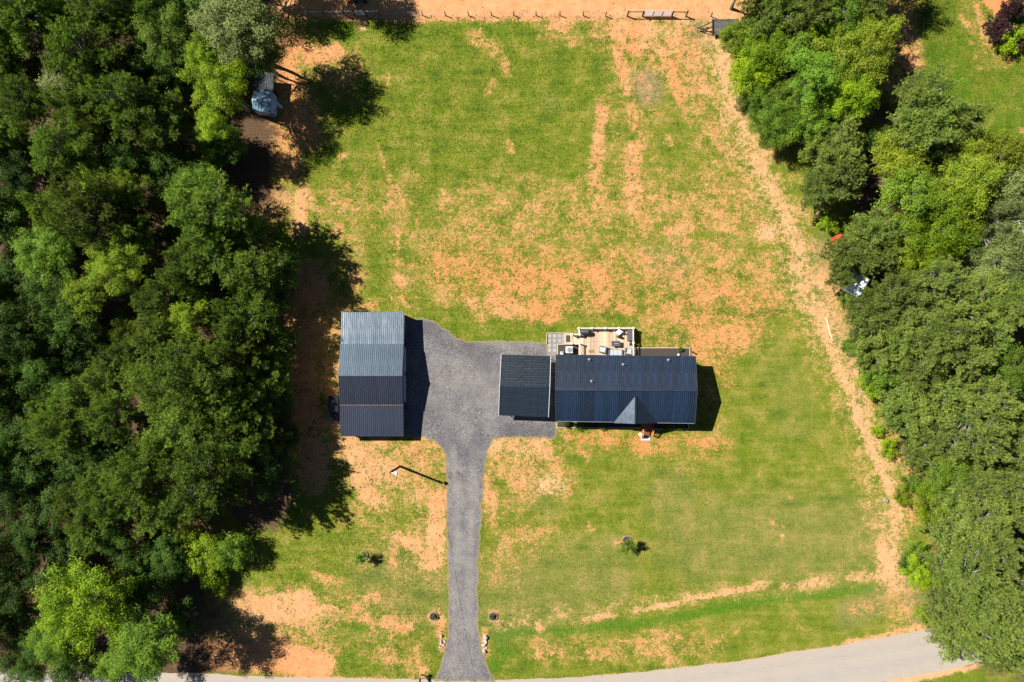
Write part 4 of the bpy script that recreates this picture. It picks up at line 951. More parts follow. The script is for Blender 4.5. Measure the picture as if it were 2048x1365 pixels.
# ================================================================== MAILBOX, STONES
mx = thing('mailbox', 'brown timber mailbox with black box where driveway meets road', 'mailbox', at(843.0, 1349))
M_MBX = simple('brown_mailbox_timber', (.24, .15, .11), .75, 0, .2, 6)
MB().box((0, 0, .5), (.12, .12, 1.0)).build('post', M_MBX, mx); MB().box((0.02, -.05, .98), (.14, .75, .09)).build('arm', M_MBX, mx)
MB().box((.0, -.22, 1.12), (.19, .50, .18)).tube([(0, .03, 1.2), (0, -.47, 1.2)], .095, 12).build('box', M_BLACK, mx); MB().box((.16, .2, 1.06), (.30, .26, .16)).build('newspaper_box', M_MBX, mx); MB().bar((0, -.05, .62), (0.02, -.38, .94), .07).build('brace', M_MBX, mx)
M_STONE = simple('pale_field_stone', (.38, .30, .25), .9, 0, .25, 5, rnd=.35, bump=.5)
stone_me = []
for k in range(5):
    bm = bmesh.new(); bmesh.ops.create_icosphere(bm, subdivisions=2, radius=1)
    rr = random.Random(k)
    ks = [(Vector((rr.gauss(0, 1), rr.gauss(0, 1), rr.gauss(0, 1))).normalized(), rr.uniform(.62, .85)) for _ in range(9)]
    for v in bm.verts:
        for nn2, d2 in ks:
            e = v.co.dot(nn2) - d2
            if e > 0: v.co -= nn2 * e
    me = bpy.data.meshes.new('stone'); bm.to_mesh(me); bm.free(); me.materials.append(M_STONE); stone_me.append(me)
for lab, (u, v), n, du, dv, rad in (('low heap of pale stones on the left edge of the driveway mouth', (882.5, 1283), 14, 4.5, 13, .17), ('low heap of pale stones on the right edge of the driveway mouth', (969.5, 1288), 18, 4.0, 17, .20)):
    rp = thing('stone_pile', lab, 'stone pile', at(u, v)); rr = random.Random(int(u))
    for k in range(n):
        p = at(u + rr.gauss(0, .5) * du, v + rr.uniform(-1, 1) * dv) - at(u, v); s = rad * rr.uniform(.55, 1.25)
        o = link('stone', stone_me[k % 5], rp); o.location = (p.x, p.y, s * .35 + (rr.random() < .35) * .14); o.scale = (s, s * rr.uniform(.7, 1.2), s * .65); o.rotation_euler = (rr.uniform(-.3, .3), rr.uniform(-.3, .3), rr.uniform(0, 6))
bd = thing('timber_board', 'long pale timber board lying on the dirt at the right wood edge', 'board'); p, q = at(1651.3, 635.5), at(1664, 682); MB().bar(p + Vector((0, 0, .06)), q + Vector((0, 0, .06)), .15, .05).build('board', simple('raw_timber', (.52, .40, .25), .8, 0, .15, 3), bd)

# things half hidden under the trees at the right
def cloth(name, label, cat, loc, w, d, h, col, rz, seed, legs=True):
    t = thing(name, label, cat, loc, rz); rr = random.Random(seed); n = 9; vs = []; fs = []
    for j in range(n):
        for i in range(n):
            x, y = (i / (n - 1) - .5), (j / (n - 1) - .5); e = max(abs(x), abs(y)) * 2
            vs.append((x * w, y * d, h + rr.uniform(-.05, .05) - (.45 * h if e > .98 else 0) + .12 * math.cos(3 * x) - .1 * abs(y)))
    for j in range(n - 1):
        for i in range(n - 1): fs.append((j * n + i, j * n + i + 1, (j + 1) * n + i + 1, (j + 1) * n + i))
    MB().add(vs, fs).build('sheet', simple(name + '_cloth', col, .7, 0, .1, 3), t, smooth=True)
    for sx in (-1, 1):
        for sy in (-1, 1): MB().box((sx * w * .42, sy * d * .42, h * .45), (.06, .06, h * .9)).build('leg', M_DARKTRIM, t)
cloth('red_tarp', 'small bright red tarp half hidden under the right hand pines', 'tarp', at(1679, 473.5, 2.2) * Vector((1, 1, 0)) if False else Vector((*at(1679, 473.5, 2.2).xy, 0)), 1.0, .55, 2.2, (.42, .03, .018), R(25), 3)
cloth('white_tarp', 'pale blue white tarp showing between pines, below the red tarp', 'tarp', Vector((*at(1719, 568, 2.0).xy, 0)), 2.0, 2.6, 2.0, (.62, .68, .72), R(-30), 4)
bl = thing('barrel', 'black barrel in the shade at the right wood edge, above the red tarp', 'barrel', at(1641, 428)); MB().lathe((0, 0, 0), [(0, 0), (.27, 0), (.29, .3), (.29, .6), (.27, .88), (.25, .88), (.25, .8), (0, .8)], 16).build('barrel', M_BLACK, bl)
# top edge, beyond the fence
gc = thing('utility_cart', 'dark grey cart in tree shade beyond the narrow gate, cut by the top edge', 'cart', at(722, -2))
MB().box((0, 0, .55), (1.7, 1.1, .08)).build('bed', M_COVER, gc)
for s in (-1, 1): MB().box((0, s * .53, .75), (1.7, .05, .35)).build('side', M_COVER, gc)
for sx in (-1, 1):
    for sy in (-1, 1): MB().tube([(sx * .55, sy * .5, .26), (sx * .55, sy * .62, .26)], .26, 14).build('wheel', M_BLACK, gc)
MB().bar((-.85, 0, .5), (-1.7, 0, .35), .05).build('drawbar', M_BLACK, gc)
rc = thing('fuel_can', 'small bright red fuel can beside the dark cart at the top edge', 'fuel can', at(700, 4)); MB().box((0, 0, .2), (.36, .26, .4)).build('body', simple('red_plastic', (.5, .015, .02), .4), rc, bevel=.03); MB().tube([(.1, 0, .4), (.16, 0, .52)], .03, 8).build('spout', M_BLACK, rc); MB().bar((-.12, 0, .44), (.06, 0, .44), .03).build('handle', M_BLACK, rc)
# ================================================================== TREES AND SHRUBS
def foliage(name, cols, trans, rough=.55, spec=.35, var=.3):
    """leaf material: mixed greens, tree-to-tree and leaf-to-leaf change, light passing through"""
    m = NT(name); rnd = m.rand(); lf = m.attr('leaf')
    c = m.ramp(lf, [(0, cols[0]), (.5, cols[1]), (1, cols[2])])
    hs = m.node('ShaderNodeHueSaturation'); m.set(hs.inputs['Color'], c)
    m.set(hs.inputs['Hue'], m.maprange(rnd, 0, 1, .490, .504)); m.set(hs.inputs['Value'], m.maprange(m.math('FRACT', m.math('MULTIPLY', rnd, 7.3)), 0, 1, 1 - var, 1 + var))
    m.done(hs.outputs[0], rough, 0, spec)
    tr = m.node('ShaderNodeBsdfTranslucent'); mx = m.node('ShaderNodeMixShader'); mx.inputs[0].default_value = .30
    v = m.node('ShaderNodeMix', data_type='RGBA', blend_type='MULTIPLY'); v.inputs[0].default_value = 1; m.set(v.inputs[6], hs.outputs[0]); v.inputs[7].default_value = (*trans, 1)
    m.t.links.new(v.outputs[2], tr.inputs[0]); m.t.links.new(m.b.outputs[0], mx.inputs[1]); m.t.links.new(tr.outputs[0], mx.inputs[2]); m.t.links.new(mx.outputs[0], m.out.inputs[0])
    return m.mat
FOL = {
 'P': foliage('pine_needles', [(.046, .092, .009), (.110, .178, .020), (.190, .268, .042)], (1.2, 1.4, .4), .6, .2),
 'Q': foliage('sunlit_pine_needles', [(.056, .104, .012), (.146, .212, .033), (.258, .318, .066)], (1.2, 1.4, .4), .6, .2),  # pines of the right woods: brightness of sunlit crown sides put into the colour
 'B': foliage('mid_green_leaves', [(.045, .105, .006), (.100, .185, .012), (.170, .260, .022)], (1.5, 1.6, .3), .6, .2),
 'Y': foliage('bright_yellow_green_leaves', [(.065, .135, .003), (.150, .245, .005), (.260, .345, .010)], (1.6, 1.6, .25), .6, .2),
 'O': foliage('olive_green_leaves', [(.075, .120, .005), (.140, .192, .010), (.220, .262, .020)], (1.5, 1.5, .3), .6, .2),
 'D': foliage('dark_green_leaves', [(.018, .052, .004), (.042, .096, .008), (.090, .155, .016)], (1.5, 1.6, .3), .6, .2),
 'G': foliage('grey_green_leaves', [(.075, .112, .026), (.140, .185, .046), (.225, .265, .090)], (1.2, 1.3, .5), .6, .25),
 'R': foliage('dark_burgundy_leaves', [(.022, .012, .012), (.045, .020, .020), (.085, .035, .030)], (1.6, .8, .7)),
}
M_BARK = simple('grey_brown_bark', (.17, .14, .115), .9, 0, .3, 4, bump=.6)
M_TWIG = simple('pale_dead_twig', (.20, .175, .15), .9, 0, .3, 4)

def rotz(v, a): return np.stack([v[:, 0] * np.cos(a) - v[:, 1] * np.sin(a), v[:, 0] * np.sin(a) + v[:, 1] * np.cos(a), v[:, 2]], -1)
def unit(v): return v / (np.linalg.norm(v, axis=-1, keepdims=True) + 1e-9)
def crown_mesh(name, kind, seed, n, size, lobes, lobe_r, flat=.8, droop=.0):
    """unit crown (radius 1, centre 0): lobes on bent limbs, each lobe a shell of separate leaves or needle tufts"""
    g = np.random.default_rng(seed)
    # lobe centres: golden spread over upper 3/4 of a squashed ball, uneven depth
    k = np.arange(lobes); zz = 1 - (k + .5) / lobes * 1.45; ph = k * 2.39996 + g.uniform(0, 6)
    rad = np.sqrt(np.clip(1 - zz ** 2, 0, 1))
    cen = np.stack([rad * np.cos(ph), rad * np.sin(ph), zz * flat], -1) * (g.uniform(.30, 1.0, (lobes, 1)) ** .75) + g.normal(0, .07, (lobes, 3))
    lr = lobe_r * g.uniform(.55, 1.45, lobes)
    w = lr ** 2; pick = g.choice(lobes, n, p=w / w.sum())
    d = unit(g.normal(0, 1, (n, 3))); d[:, 2] = np.where((d[:, 2] < -.2) & (g.random(n) < .75), -d[:, 2], d[:, 2]); d = unit(d)
    bumpy = 1 + .3 * np.sin(d[:, 0] * 7 + pick) * np.sin(d[:, 1] * 6 + pick * 2) + .15 * np.sin(d[:, 2] * 13 + pick)
    out = unit(cen + np.array([0, 0, .15]))[pick]                       # boughs stretch outward from the trunk
    off = d * (lr[pick] * bumpy * g.uniform(.45, 1.15, n) ** .7)[:, None] * np.array([1, 1, .75])
    st = (.9 if kind == 'needle' else .45)
    off = off + out * (off * out).sum(-1, keepdims=True) * st
    p = cen[pick] + off
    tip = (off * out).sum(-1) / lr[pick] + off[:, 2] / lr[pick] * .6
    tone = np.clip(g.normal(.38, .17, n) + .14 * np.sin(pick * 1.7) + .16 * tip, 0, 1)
    if kind == 'needle':
        m = 9                                   # needles in a tuft
        ax = unit(d * .8 + np.array([0, 0, .55]) + g.normal(0, .35, (n, 3)))
        q = unit(np.repeat(ax, m, 0) * .75 + g.normal(0, .62, (n * m, 3)))
        L = size * g.uniform(.7, 1.25, n * m)[:, None]
        s = unit(np.cross(q, np.array([0, 0, 1.]) + g.normal(0, .55, (n * m, 3)))) * size * .125
        b = np.repeat(p, m, 0)
        tri = np.stack([b - s, b + s, b + q * L], 1)
        co = tri.reshape(-1, 3); nf = n * m
        fl = np.arange(nf * 3); fs = np.arange(0, nf * 3, 3); ft = np.full(nf, 3); tn = np.repeat(np.clip(np.repeat(tone, m) + g.normal(0, .1, nf), 0, 1), 3)
    else:
        nr = unit(d * .7 + np.array([0, 0, .6]) + g.normal(0, .45, (n, 3)))
        t = unit(np.cross(nr, g.normal(0, 1, (n, 3)))); t[:, 2] -= droop; t = unit(t); bt = np.cross(nr, t)
        L = (size * g.uniform(.65, 1.25, n))[:, None]
        a = p - t * L * .5; c = p + t * L * .5; l = p + bt * L * .34 + nr * L * .12; r = p - bt * L * .34 + nr * L * .12
        co = np.stack([a, r, c, l], 1).reshape(-1, 3)
        i0 = np.arange(n) * 4
        fl = np.stack([i0, i0 + 1, i0 + 2, i0, i0 + 2, i0 + 3], -1).ravel(); nf = n * 2; fs = np.arange(0, nf * 3, 3); ft = np.full(nf, 3); tn = np.repeat(tone, 4)
    # limbs reach from the trunk axis into every lobe, thin ends poke out
    lm = MB()
    for j in range(lobes):
        e = cen[j] * (1.0 + (.12 if kind == 'needle' else 0)); s0 = np.array([0, 0, min(e[2] - .25, .3) - .2]); mid = (s0 + e) / 2 + g.normal(0, .05, 3)
        lm.tube([tuple(s0), tuple(mid), tuple(e)], [.026, .015, .004], 4, cap=False)
        if kind == 'needle':
            for _ in range(2):
                e2 = e + unit(g.normal(0, 1, 3)[None])[0] * lr[j] * .9; lm.tube([tuple(mid), tuple((mid + e2) / 2 + g.normal(0, .03, 3)), tuple(e2)], [.009, .006, .002], 3, cap=False)
    lv = np.array([tuple(v) for v in lm.v]); lf = np.array(lm.f)
    nv = len(co); co = np.concatenate([co, lv]); fl = np.concatenate([fl, (lf + nv).ravel()]); fs = np.concatenate([fs, nf * 3 + np.arange(len(lf)) * 4]); ft = np.concatenate([ft, np.full(len(lf), 4)])
    me = bpy.data.meshes.new(name)
    me.vertices.add(len(co)); me.vertices.foreach_set('co', co.astype(np.float32).ravel())
    me.loops.add(len(fl)); me.loops.foreach_set('vertex_index', fl.astype(np.int32))
    me.polygons.add(len(fs)); me.polygons.foreach_set('loop_start', fs.astype(np.int32)); me.polygons.foreach_set('loop_total', ft.astype(np.int32))
    mi = np.zeros(len(fs), np.int32); mi[nf:] = 1; me.polygons.foreach_set('material_index', mi)
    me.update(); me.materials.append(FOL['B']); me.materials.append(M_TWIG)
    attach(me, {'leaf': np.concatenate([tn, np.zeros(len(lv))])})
    return me
NEED = {'L': [crown_mesh('pine_crown', 'needle', 10 + s, 3400, .080, 62, .150, .9) for s in range(6)], 'M': [crown_mesh('pine_crown', 'needle', 20 + s, 2200, .105, 40, .18, .95) for s in range(4)]}
LEAF = {'L': [crown_mesh('leafy_crown', 'leaf', 30 + s, 26000, .042, 60, .195, .85, .1) for s in range(4)], 'M': [crown_mesh('leafy_crown', 'leaf', 40 + s, 13000, .060, 38, .23, .9, .1) for s in range(4)], 'S': [crown_mesh('leafy_crown', 'leaf', 50 + s, 3600, .11, 18, .30, .85, .15) for s in range(3)]}
SPIKY = [crown_mesh('spiky_crown', 'needle', 60 + s, 420, .30, 10, .34, .9) for s in range(2)]
trunk_me = []
for k in range(3):
    g = random.Random(k); mb = MB(); pts = []; rad = []
    for j in range(6):
        t = j / 5; pts.append((g.uniform(-.02, .02) * (j > 0), g.uniform(-.02, .02) * (j > 0), t)); rad.append(.026 * (1 - .7 * t) + (.012 if j == 0 else 0))
    o = mb.tube(pts, rad, 8).build('trunk', M_BARK); trunk_me.append(o.data); bpy.data.objects.remove(o)

tr_rng = random.Random(5)
def tree(u, v, rpx, kind, h, label, name, cat, group=None, mesh=None, flat=1.0):
    """crown centre stands above photo pixel (u, v); h is the height of the crown centre"""
    c = at(u, v, h); r = rpx / FPX * (CAM_H - h)
    root = thing(name, label, cat, (c.x, c.y, 0), 0, group)
    if mesh is None:
        if kind in 'PQ': mesh = tr_rng.choice(NEED['L' if r > 2.6 else 'M'])
        else: mesh = tr_rng.choice(LEAF['L' if r > 2.7 else ('M' if r > 1.5 else 'S')])
    cr_ = link('crown', mesh, root); cr_.location = (0, 0, h); s = r * (.96 if kind in 'PQ' else 1.0)
    s *= {'P': .97, 'Q': .86}.get(kind, .97)
    cr_.scale = (s * tr_rng.uniform(.95, 1.08), s * tr_rng.uniform(.95, 1.08), s * tr_rng.uniform(.9, 1.2) * flat * (1.3 if kind in 'PQ' else 1.0)); cr_.rotation_euler = (tr_rng.uniform(-.12, .12), tr_rng.uniform(-.12, .12), tr_rng.uniform(0, 6.28))
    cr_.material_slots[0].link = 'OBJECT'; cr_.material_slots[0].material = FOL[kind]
    tk = link('trunk', tr_rng.choice(trunk_me), root); hh = h + .15 * r; tk.scale = (hh * .85, hh * .85, hh); tk.rotation_euler = (0, 0, tr_rng.uniform(0, 6))
    return root
LEFT = """51,34,75,P 20,110,60,P 113,44,55,P 219,20,60,P 284,31,55,P 178,113,70,P 191,164,55,P 328,75,60,B 403,44,60,D 514,102,46,B
434,166,58,Y 412,112,34,Y 424,253,32,Y 424,294,35,B 267,219,70,P 328,246,60,P 297,120,55,D 359,137,50,D 41,160,55,P 126,185,40,G 61,212,55,P 164,225,50,P 24,273,45,P
133,300,60,P 246,328,50,D 239,345,40,O 191,372,42,Y 260,380,36,Y 191,427,75,P 267,427,55,P 335,325,50,D 27,345,50,D 44,413,55,D 109,427,45,P 390,383,45,B 417,345,32,B 342,383,45,D 427,431,80,P
437,491,65,P 386,539,55,P 506,543,62,P 500,471,50,P 506,645,75,P 478,710,70,P 396,765,75,P 533,760,55,P 500,810,60,P 376,833,70,P 478,865,65,P 308,768,55,P 314,672,42,P 321,607,42,P 373,710,45,P
376,645,38,Y 425,625,40,D 253,700,36,P 260,648,30,P 212,768,45,P 161,816,60,P 232,836,50,P 130,867,55,P 99,802,35,P 236,536,55,Y 178,590,40,Y 103,505,58,B 51,529,45,D 109,584,55,D 34,662,70,D
137,652,65,D 290,553,50,D 103,720,60,D 27,706,50,D 191,700,50,D 51,782,60,D 20,826,45,D 61,867,50,D 284,962,65,P 420,951,85,P 314,1013,55,P 164,1009,50,P 219,996,55,P 185,1064,40,P 58,941,60,D
27,989,55,D 164,951,45,D 61,1078,55,D 34,1167,60,D 144,1101,40,D 27,1235,55,D 120,1275,50,B 300,1167,55,D 297,1290,65,B 362,1235,32,D 232,1330,38,B 60,1320,50,D 150,1335,40,D
400,880,50,P 330,900,50,P 250,910,45,D 100,1015,45,D 230,1070,40,D 470,790,45,P 430,560,45,D 350,480,40,D 15,460,45,D 270,480,45,P 160,480,40,D 340,200,40,D 230,290,40,D 20,40,50,P 350,20,45,D
535,940,45,D 520,880,42,P 560,800,34,D 556,690,36,D 560,540,44,D 572,870,32,D 545,600,30,D 330,1100,34,D 12,575,50,D 60,600,40,D 10,740,45,D 20,300,40,D 140,60,45,P 215,900,45,D 110,890,50,D 20,910,50,D 130,1180,45,D 262,1098,36,D 292,1128,36,D 348,1140,34,D 262,1240,40,D 452,292,36,D 300,140,40,D""".split()
RIGHT = """1542,28,72,P 1602,35,60,P 1470,78,32,Y 1527,111,54,Y 1500,155,44,Y 1685,28,45,B 1634,76,45,Y 1596,104,40,B 1742,73,50,O 1694,104,50,O 1723,133,50,O 1628,152,45,B 1704,190,52,Y 1590,206,55,B
1552,247,50,B 1618,240,45,B 1511,199,30,B 1843,202,60,P 1843,253,60,P 1925,240,45,P 1659,301,65,P 1675,345,65,P 1640,375,50,P 1786,304,45,O 1805,342,45,O 1859,304,45,P 1906,342,55,O 1944,304,42,O 1995,320,48,O
1938,373,50,O 1821,395,50,B 2026,380,45,G 1745,275,28,B 1735,19,36,P 1875,443,66,Y 1883,488,45,Y 1850,515,36,Y 1802,467,45,O 1749,467,55,P 1690,512,42,P 1741,512,45,P 1680,555,28,P 1982,440,55,G 1990,512,55,G
2032,480,45,G 1813,566,36,O 1883,560,50,P 1778,597,54,P 1808,627,60,P 1724,622,34,P 1955,593,55,P 1917,622,50,P 1741,654,52,P 1740,708,48,P 1808,681,50,P 1880,681,60,P 1968,654,55,P 2024,614,50,P
1834,734,55,P 1928,716,50,P 2024,740,40,B 2032,566,32,B 1758,748,30,B 1820,784,58,P 1886,780,55,P 1798,832,50,P 1853,832,60,P 1974,795,55,P 2018,828,55,P 1952,872,60,P 1880,872,50,P 1830,907,38,P 1875,916,45,P
1963,927,55,P 2018,905,55,P 2018,971,50,P 1952,982,50,P 1908,993,40,P 1866,1004,38,Y 2040,1004,32,B 1892,944,36,B 1885,1045,45,P 1961,1040,55,P 2014,1030,40,P 1838,1150,28,Y 1878,1134,40,P 1929,1150,55,P
1988,1094,50,P 1896,1200,54,P 1947,1214,60,P 2001,1187,45,P 1907,1267,52,P 1961,1267,55,P 2014,1254,50,P 1988,1300,38,P 2033,1227,32,B 2036,1120,32,P 1925,1075,38,P 2030,1310,30,P""".split()
KIND = {'Q': ('pine_tree', 'grey-green pine', 'pine tree'), 'P': ('pine_tree', 'grey-green pine', 'pine tree'), 'B': ('broadleaf_tree', 'mid-green leafy tree', 'tree'), 'Y': ('broadleaf_tree', 'bright yellow-green leafy tree', 'tree'), 'O': ('broadleaf_tree', 'olive-green leafy tree', 'tree'), 'D': ('broadleaf_tree', 'dark-green leafy tree', 'tree'), 'G': ('broadleaf_tree', 'pale grey-green tree', 'tree')}
BL = [(90, 'level with the top fence'), (170, 'just above the tin shed'), (260, 'beside the tin shed'), (340, 'just below the tin shed'), (450, 'well below the tin shed'), (520, 'far above the barn'), (600, 'just above the barn'), (690, 'level with the barn\'s top roof'), (760, 'level with the barn ridge'), (850, 'level with the barn\'s lower roof'), (930, 'just below the barn'), (1000, 'level with the lamp pole'), (1090, 'well below the lamp pole'), (1200, 'level with the left ringed shrub'), (1280, 'level with the bare dirt'), (9999, 'beside the road')]
BR = [(60, 'level with the trailer'), (120, 'just below the trailer'), (180, 'level with the dead grass patch'), (230, 'below the dead grass patch'), (290, 'well above the red tarp'), (360, 'level with the dirt track bend'), (430, 'just above the red tarp'), (495, 'level with the red tarp'), (580, 'level with the white tarp'), (640, 'just below the white tarp'), (695, 'level with the deck'), (760, 'level with the house\'s back roof'), (810, 'level with the house ridge'), (860, 'level with the house\'s front roof'), (930, 'just below the house'), (1010, 'well below the house'), (1110, 'level with the right ringed shrub'), (1180, 'level with the track\'s lower end'), (1240, 'just above the road'), (9999, 'over the road')]
ORD = ['first', 'second', 'third', 'fourth', 'fifth', 'sixth', 'seventh', 'eighth', 'ninth', 'tenth', 'eleventh', 'twelfth', 'thirteenth', 'fourteenth', 'fifteenth']
def wood(items, side, bands, hs):
    rows = []
    for s in items:
        u, v, r, k = s.split(','); k = 'Q' if k == 'P' and side == 'right' else k; rows.append((float(u), float(v), float(r), k))
    from collections import defaultdict
    cell = defaultdict(list)
    for row in rows:
        b = next(i for i, (y, _) in enumerate(bands) if row[1] < y); cell[(b, KIND[row[3]][1])].append(row)
    for (b, kn), lst in cell.items():
        lst.sort(key=lambda t: -t[0] if side == 'left' else t[0])
        for i, (u, v, r, k) in enumerate(lst):
            nm, ph, cat = KIND[k]
            lab = f'{ph} in {side} woods {bands[b][1]}, {ORD[i]} from the lawn' if len(lst) > 1 else f'lone {ph} in {side} woods {bands[b][1]}'
            lab = lab.replace('lone ', 'only ')
            h = hs(u, v, r, k)
            tree(u, v, r, k, h, lab, nm, cat, f'trees of the {side} woods')
def h_left(u, v, r, k):
    h = 4.4 + r * .045 + tr_rng.uniform(-1.3, 1.5)
    if k == 'D': h -= 2.6
    if r < 37 and k != 'Y': h = 3.0 + tr_rng.uniform(-.4, .6)
    if u > 480: h = min(h, 6.2)
    if u > 380 and 590 < v < 900: h = max(2.8, min(h, (664 - u - r) / 21.5))
    if k == 'Y' and u > 400 and v < 200: h = 8.2
    return h
EDGE_V = [0, 200, 300, 400, 560, 700, 800, 900, 1000, 1150, 1250, 1400]; EDGE_U = [1455, 1490, 1560, 1620, 1650, 1690, 1745, 1790, 1815, 1815, 1850, 1900]
def h_right(u, v, r, k):
    h = 5.0 + r * .04 + tr_rng.uniform(-2.4, 2.2)
    if k in 'YO' : h -= .6
    if r < 34: h = 3.0
    gap = u - np.interp(v, EDGE_V, EDGE_U) - r
    if gap < 45: h = min(h, 2.5 + r * .022)
    elif gap < 90: h = min(h, 5.2)
    return h
wood(LEFT, 'left', BL, h_left)
wood(RIGHT, 'right', BR, h_right)
# trees with a look of their own
tree(480, 54, 80, 'G', 9.4, 'large pale leafy oak at the lawn edge above the tin shed', 'oak_tree', 'tree', None, LEAF['L'][0])
tree(190, 1200, 82, 'Y', 8.0, 'large spreading bright green tree alone near the lower left corner', 'broadleaf_tree', 'tree', None, LEAF['L'][1])
# woods that go on past the edges of the picture
for i, (u, v, r, k) in enumerate([(-60, 60, 75, 'P'), (-70, 250, 75, 'P'), (-60, 420, 70, 'D'), (-70, 590, 75, 'P'), (-60, 760, 70, 'D'), (-70, 930, 75, 'P'), (-60, 1100, 70, 'D'), (-70, 1270, 75, 'P'), (60, -80, 75, 'P'), (200, -80, 75, 'P'), (340, -80, 70, 'D'), (470, -70, 70, 'B')]):
    tree(u, v, r, k, 6.5, (f'woodland tree outside the left edge of the picture, {ORD[i]} from the top' if i < 8 else f'woodland tree outside the top left edge of the picture, {ORD[i - 8]} from the corner'), KIND[k][0], KIND[k][2], 'woodland trees outside the left edge')
for i, (u, v, r, k) in enumerate([(595, -95, 60, 'B'), (668, -62, 46, 'B')]):
    tree(u, v, r, k, 6.0, f'leafy tree outside the top edge that shades the soil beyond the fence, {ORD[i]} from left', KIND[k][0], KIND[k][2], 'trees beyond the top edge, left')
for i, (u, v, r, k) in enumerate([(1690, -70, 60, 'P'), (1770, -75, 60, 'B'), (1590, -70, 60, 'P'), (1500, -50, 50, 'P')]):
    tree(u, v, r, k, 7.0, f'tree just outside the top right edge of the picture, {ORD[i]} in the row there', KIND[k][0], KIND[k][2], 'trees beyond the top edge, right')
for i, (u, v, r, k) in enumerate([(2115, 340, 65, 'O'), (2115, 480, 65, 'G'), (2110, 640, 65, 'Q'), (2110, 780, 65, 'P'), (2110, 920, 65, 'P'), (2110, 1060, 65, 'P'), (2110, 1190, 60, 'P')]):
    tree(u, v, r, k, 7.0, f'woodland tree just outside the right edge of the picture, {ORD[i]} from the top', KIND[k][0], KIND[k][2], 'woodland trees outside the right edge')
# bare dead trees standing in the right woods
def dead_tree(u, v, h, spread, seed, lab):
    g = random.Random(seed); c = at(u, v, h * .75); root = thing('dead_tree', lab, 'tree', (c.x, c.y, 0), g.uniform(0, 6))
    tm = MB(); tm.tube([(0, 0, 0), (g.uniform(-.2, .2), g.uniform(-.2, .2), h * .5), (g.uniform(-.3, .3), g.uniform(-.3, .3), h)], [.16, .11, .03], 7).build('trunk', M_SNAG, root)
    for k in range(9):
        a = k * 2.4 + g.uniform(-.4, .4); z = h * g.uniform(.5, .95); L = spread * g.uniform(.55, 1.1); up_ = g.uniform(.15, .6)
        p0 = Vector((0, 0, z)); p1 = p0 + Vector((math.cos(a), math.sin(a), up_)) * L * .5; p2 = p1 + Vector((math.cos(a + g.uniform(-.5, .5)), math.sin(a + g.uniform(-.5, .5)), up_ * .7)) * L * .5
        lb = MB().tube([p0, p1, p2], [.055, .035, .012], 5)
        for t in range(4):
            b0 = p0.lerp(p1, .5 + .2 * t) if t < 2 else p1.lerp(p2, .3 * t - .4); a2 = a + g.choice((-1, 1)) * g.uniform(.5, 1.1)
            lb.tube([b0, b0 + Vector((math.cos(a2), math.sin(a2), g.uniform(.1, .5))) * L * .35], [.022, .007], 4)
        lb.build('limb', M_SNAG, root)
M_SNAG = simple('bleached_dead_wood', (.30, .28, .26), .9, 0, .25, 6)
dead_tree(2016, 448, 8.6, 2.0, 1, 'bare bleached dead tree near the right edge, level with the red tarp')
dead_tree(1958, 476, 7.8, 1.5, 2, 'small bare grey dead tree right of the yellow-green tree by the red tarp')
dead_tree(1972, 526, 7.6, 1.6, 3, 'bare grey dead tree in the right woods below the bleached one')
dead_tree(95, 78, 9.0, 1.8, 4, 'bare dead limbs poking through pines near the top left corner')
# shrubs
SH = [
 (416, 1112, 48, 'Y', 1.7, 'large bright green bush in the lawn notch of the lower left woods'), (470, 1100, 38, 'B', 1.8, 'mid-green bush at the lawn edge right of the large bright bush'), (440, 1166, 20, 'Y', 1.0, 'small bright bush just below the large bright bush, lower left'), (372, 1085, 32, 'O', .8, 'low weedy bush left of the large bright bush, lower left'),
 (1745, 774, 24, 'Y', 1.2, 'bright green bush at the right wood edge level with the house ridge'), (1777, 893, 18, 'Y', 1.0, 'round bright green bush at the right wood edge just below the house'), (1753, 862, 12, 'Y', .8, 'tiny yellow-green bush above the round bright bush, right wood edge'), (1826, 967, 21, 'B', 1.1, 'mid-green bush at the right wood edge well below the house'),
 (1804, 995, 17, 'Y', .9, 'bright bush beside the grey stump at the right wood edge'), (1828, 1099, 20, 'B', 1.3, 'mid-green bush above the lower end of the dirt track, right edge'), (1812, 1133, 18, 'D', .8, 'dark low bush beside the lower end of the dirt track'), (1484, 205, 14, 'G', .6, 'dry grey bush at the foot of the bright trees below the trailer'),
 (1845, 1225, 16, 'O', .8, 'low weedy bush at the right wood edge just above the road'), (1700, 690, 16, 'B', .7, 'low green bush beside the timber board at the right wood edge'), (1690, 600, 16, 'P', .7, 'low dull bush at the right wood edge beside the white tarp'), (1655, 445, 18, 'Y', 1.2, 'bright low bush above the red tarp at the wood edge'),
 (1133, 848, 8, 'D', .5, 'small dark shrub in the front bed near the carport'), (1160, 850, 8, 'D', .45, 'small dark shrub in the front bed, second from the carport'), (1205, 850.5, 8, 'D', .45, 'small dark shrub in the front bed, third from the carport'), (1332, 853, 8, 'D', .45, 'small dark shrub in the front bed right of the steps, nearer them'), (1356, 853, 8, 'D', .45, 'small dark shrub in the front bed right of the steps, farther out'),
 (1361, 699, 5, 'D', .35, 'tiny shrub in the mulch bed behind the house'),
 (2020, 82, 24, 'Y', 1.0, 'round yellow-green bush in the top right lawn bed'), (2003, 57, 11, 'B', .7, 'small green bush between dark red shrubs, top right'), (2044, 88, 14, 'R', .9, 'dark red shrub at the right edge beside the yellow-green bush'),
]
for u, v, r, k, h, lab in SH: tree(u, v, r, k, h, lab, 'shrub', 'shrub', None, LEAF['S'][tr_rng.randrange(3)] if r < 30 else LEAF['M'][tr_rng.randrange(3)])
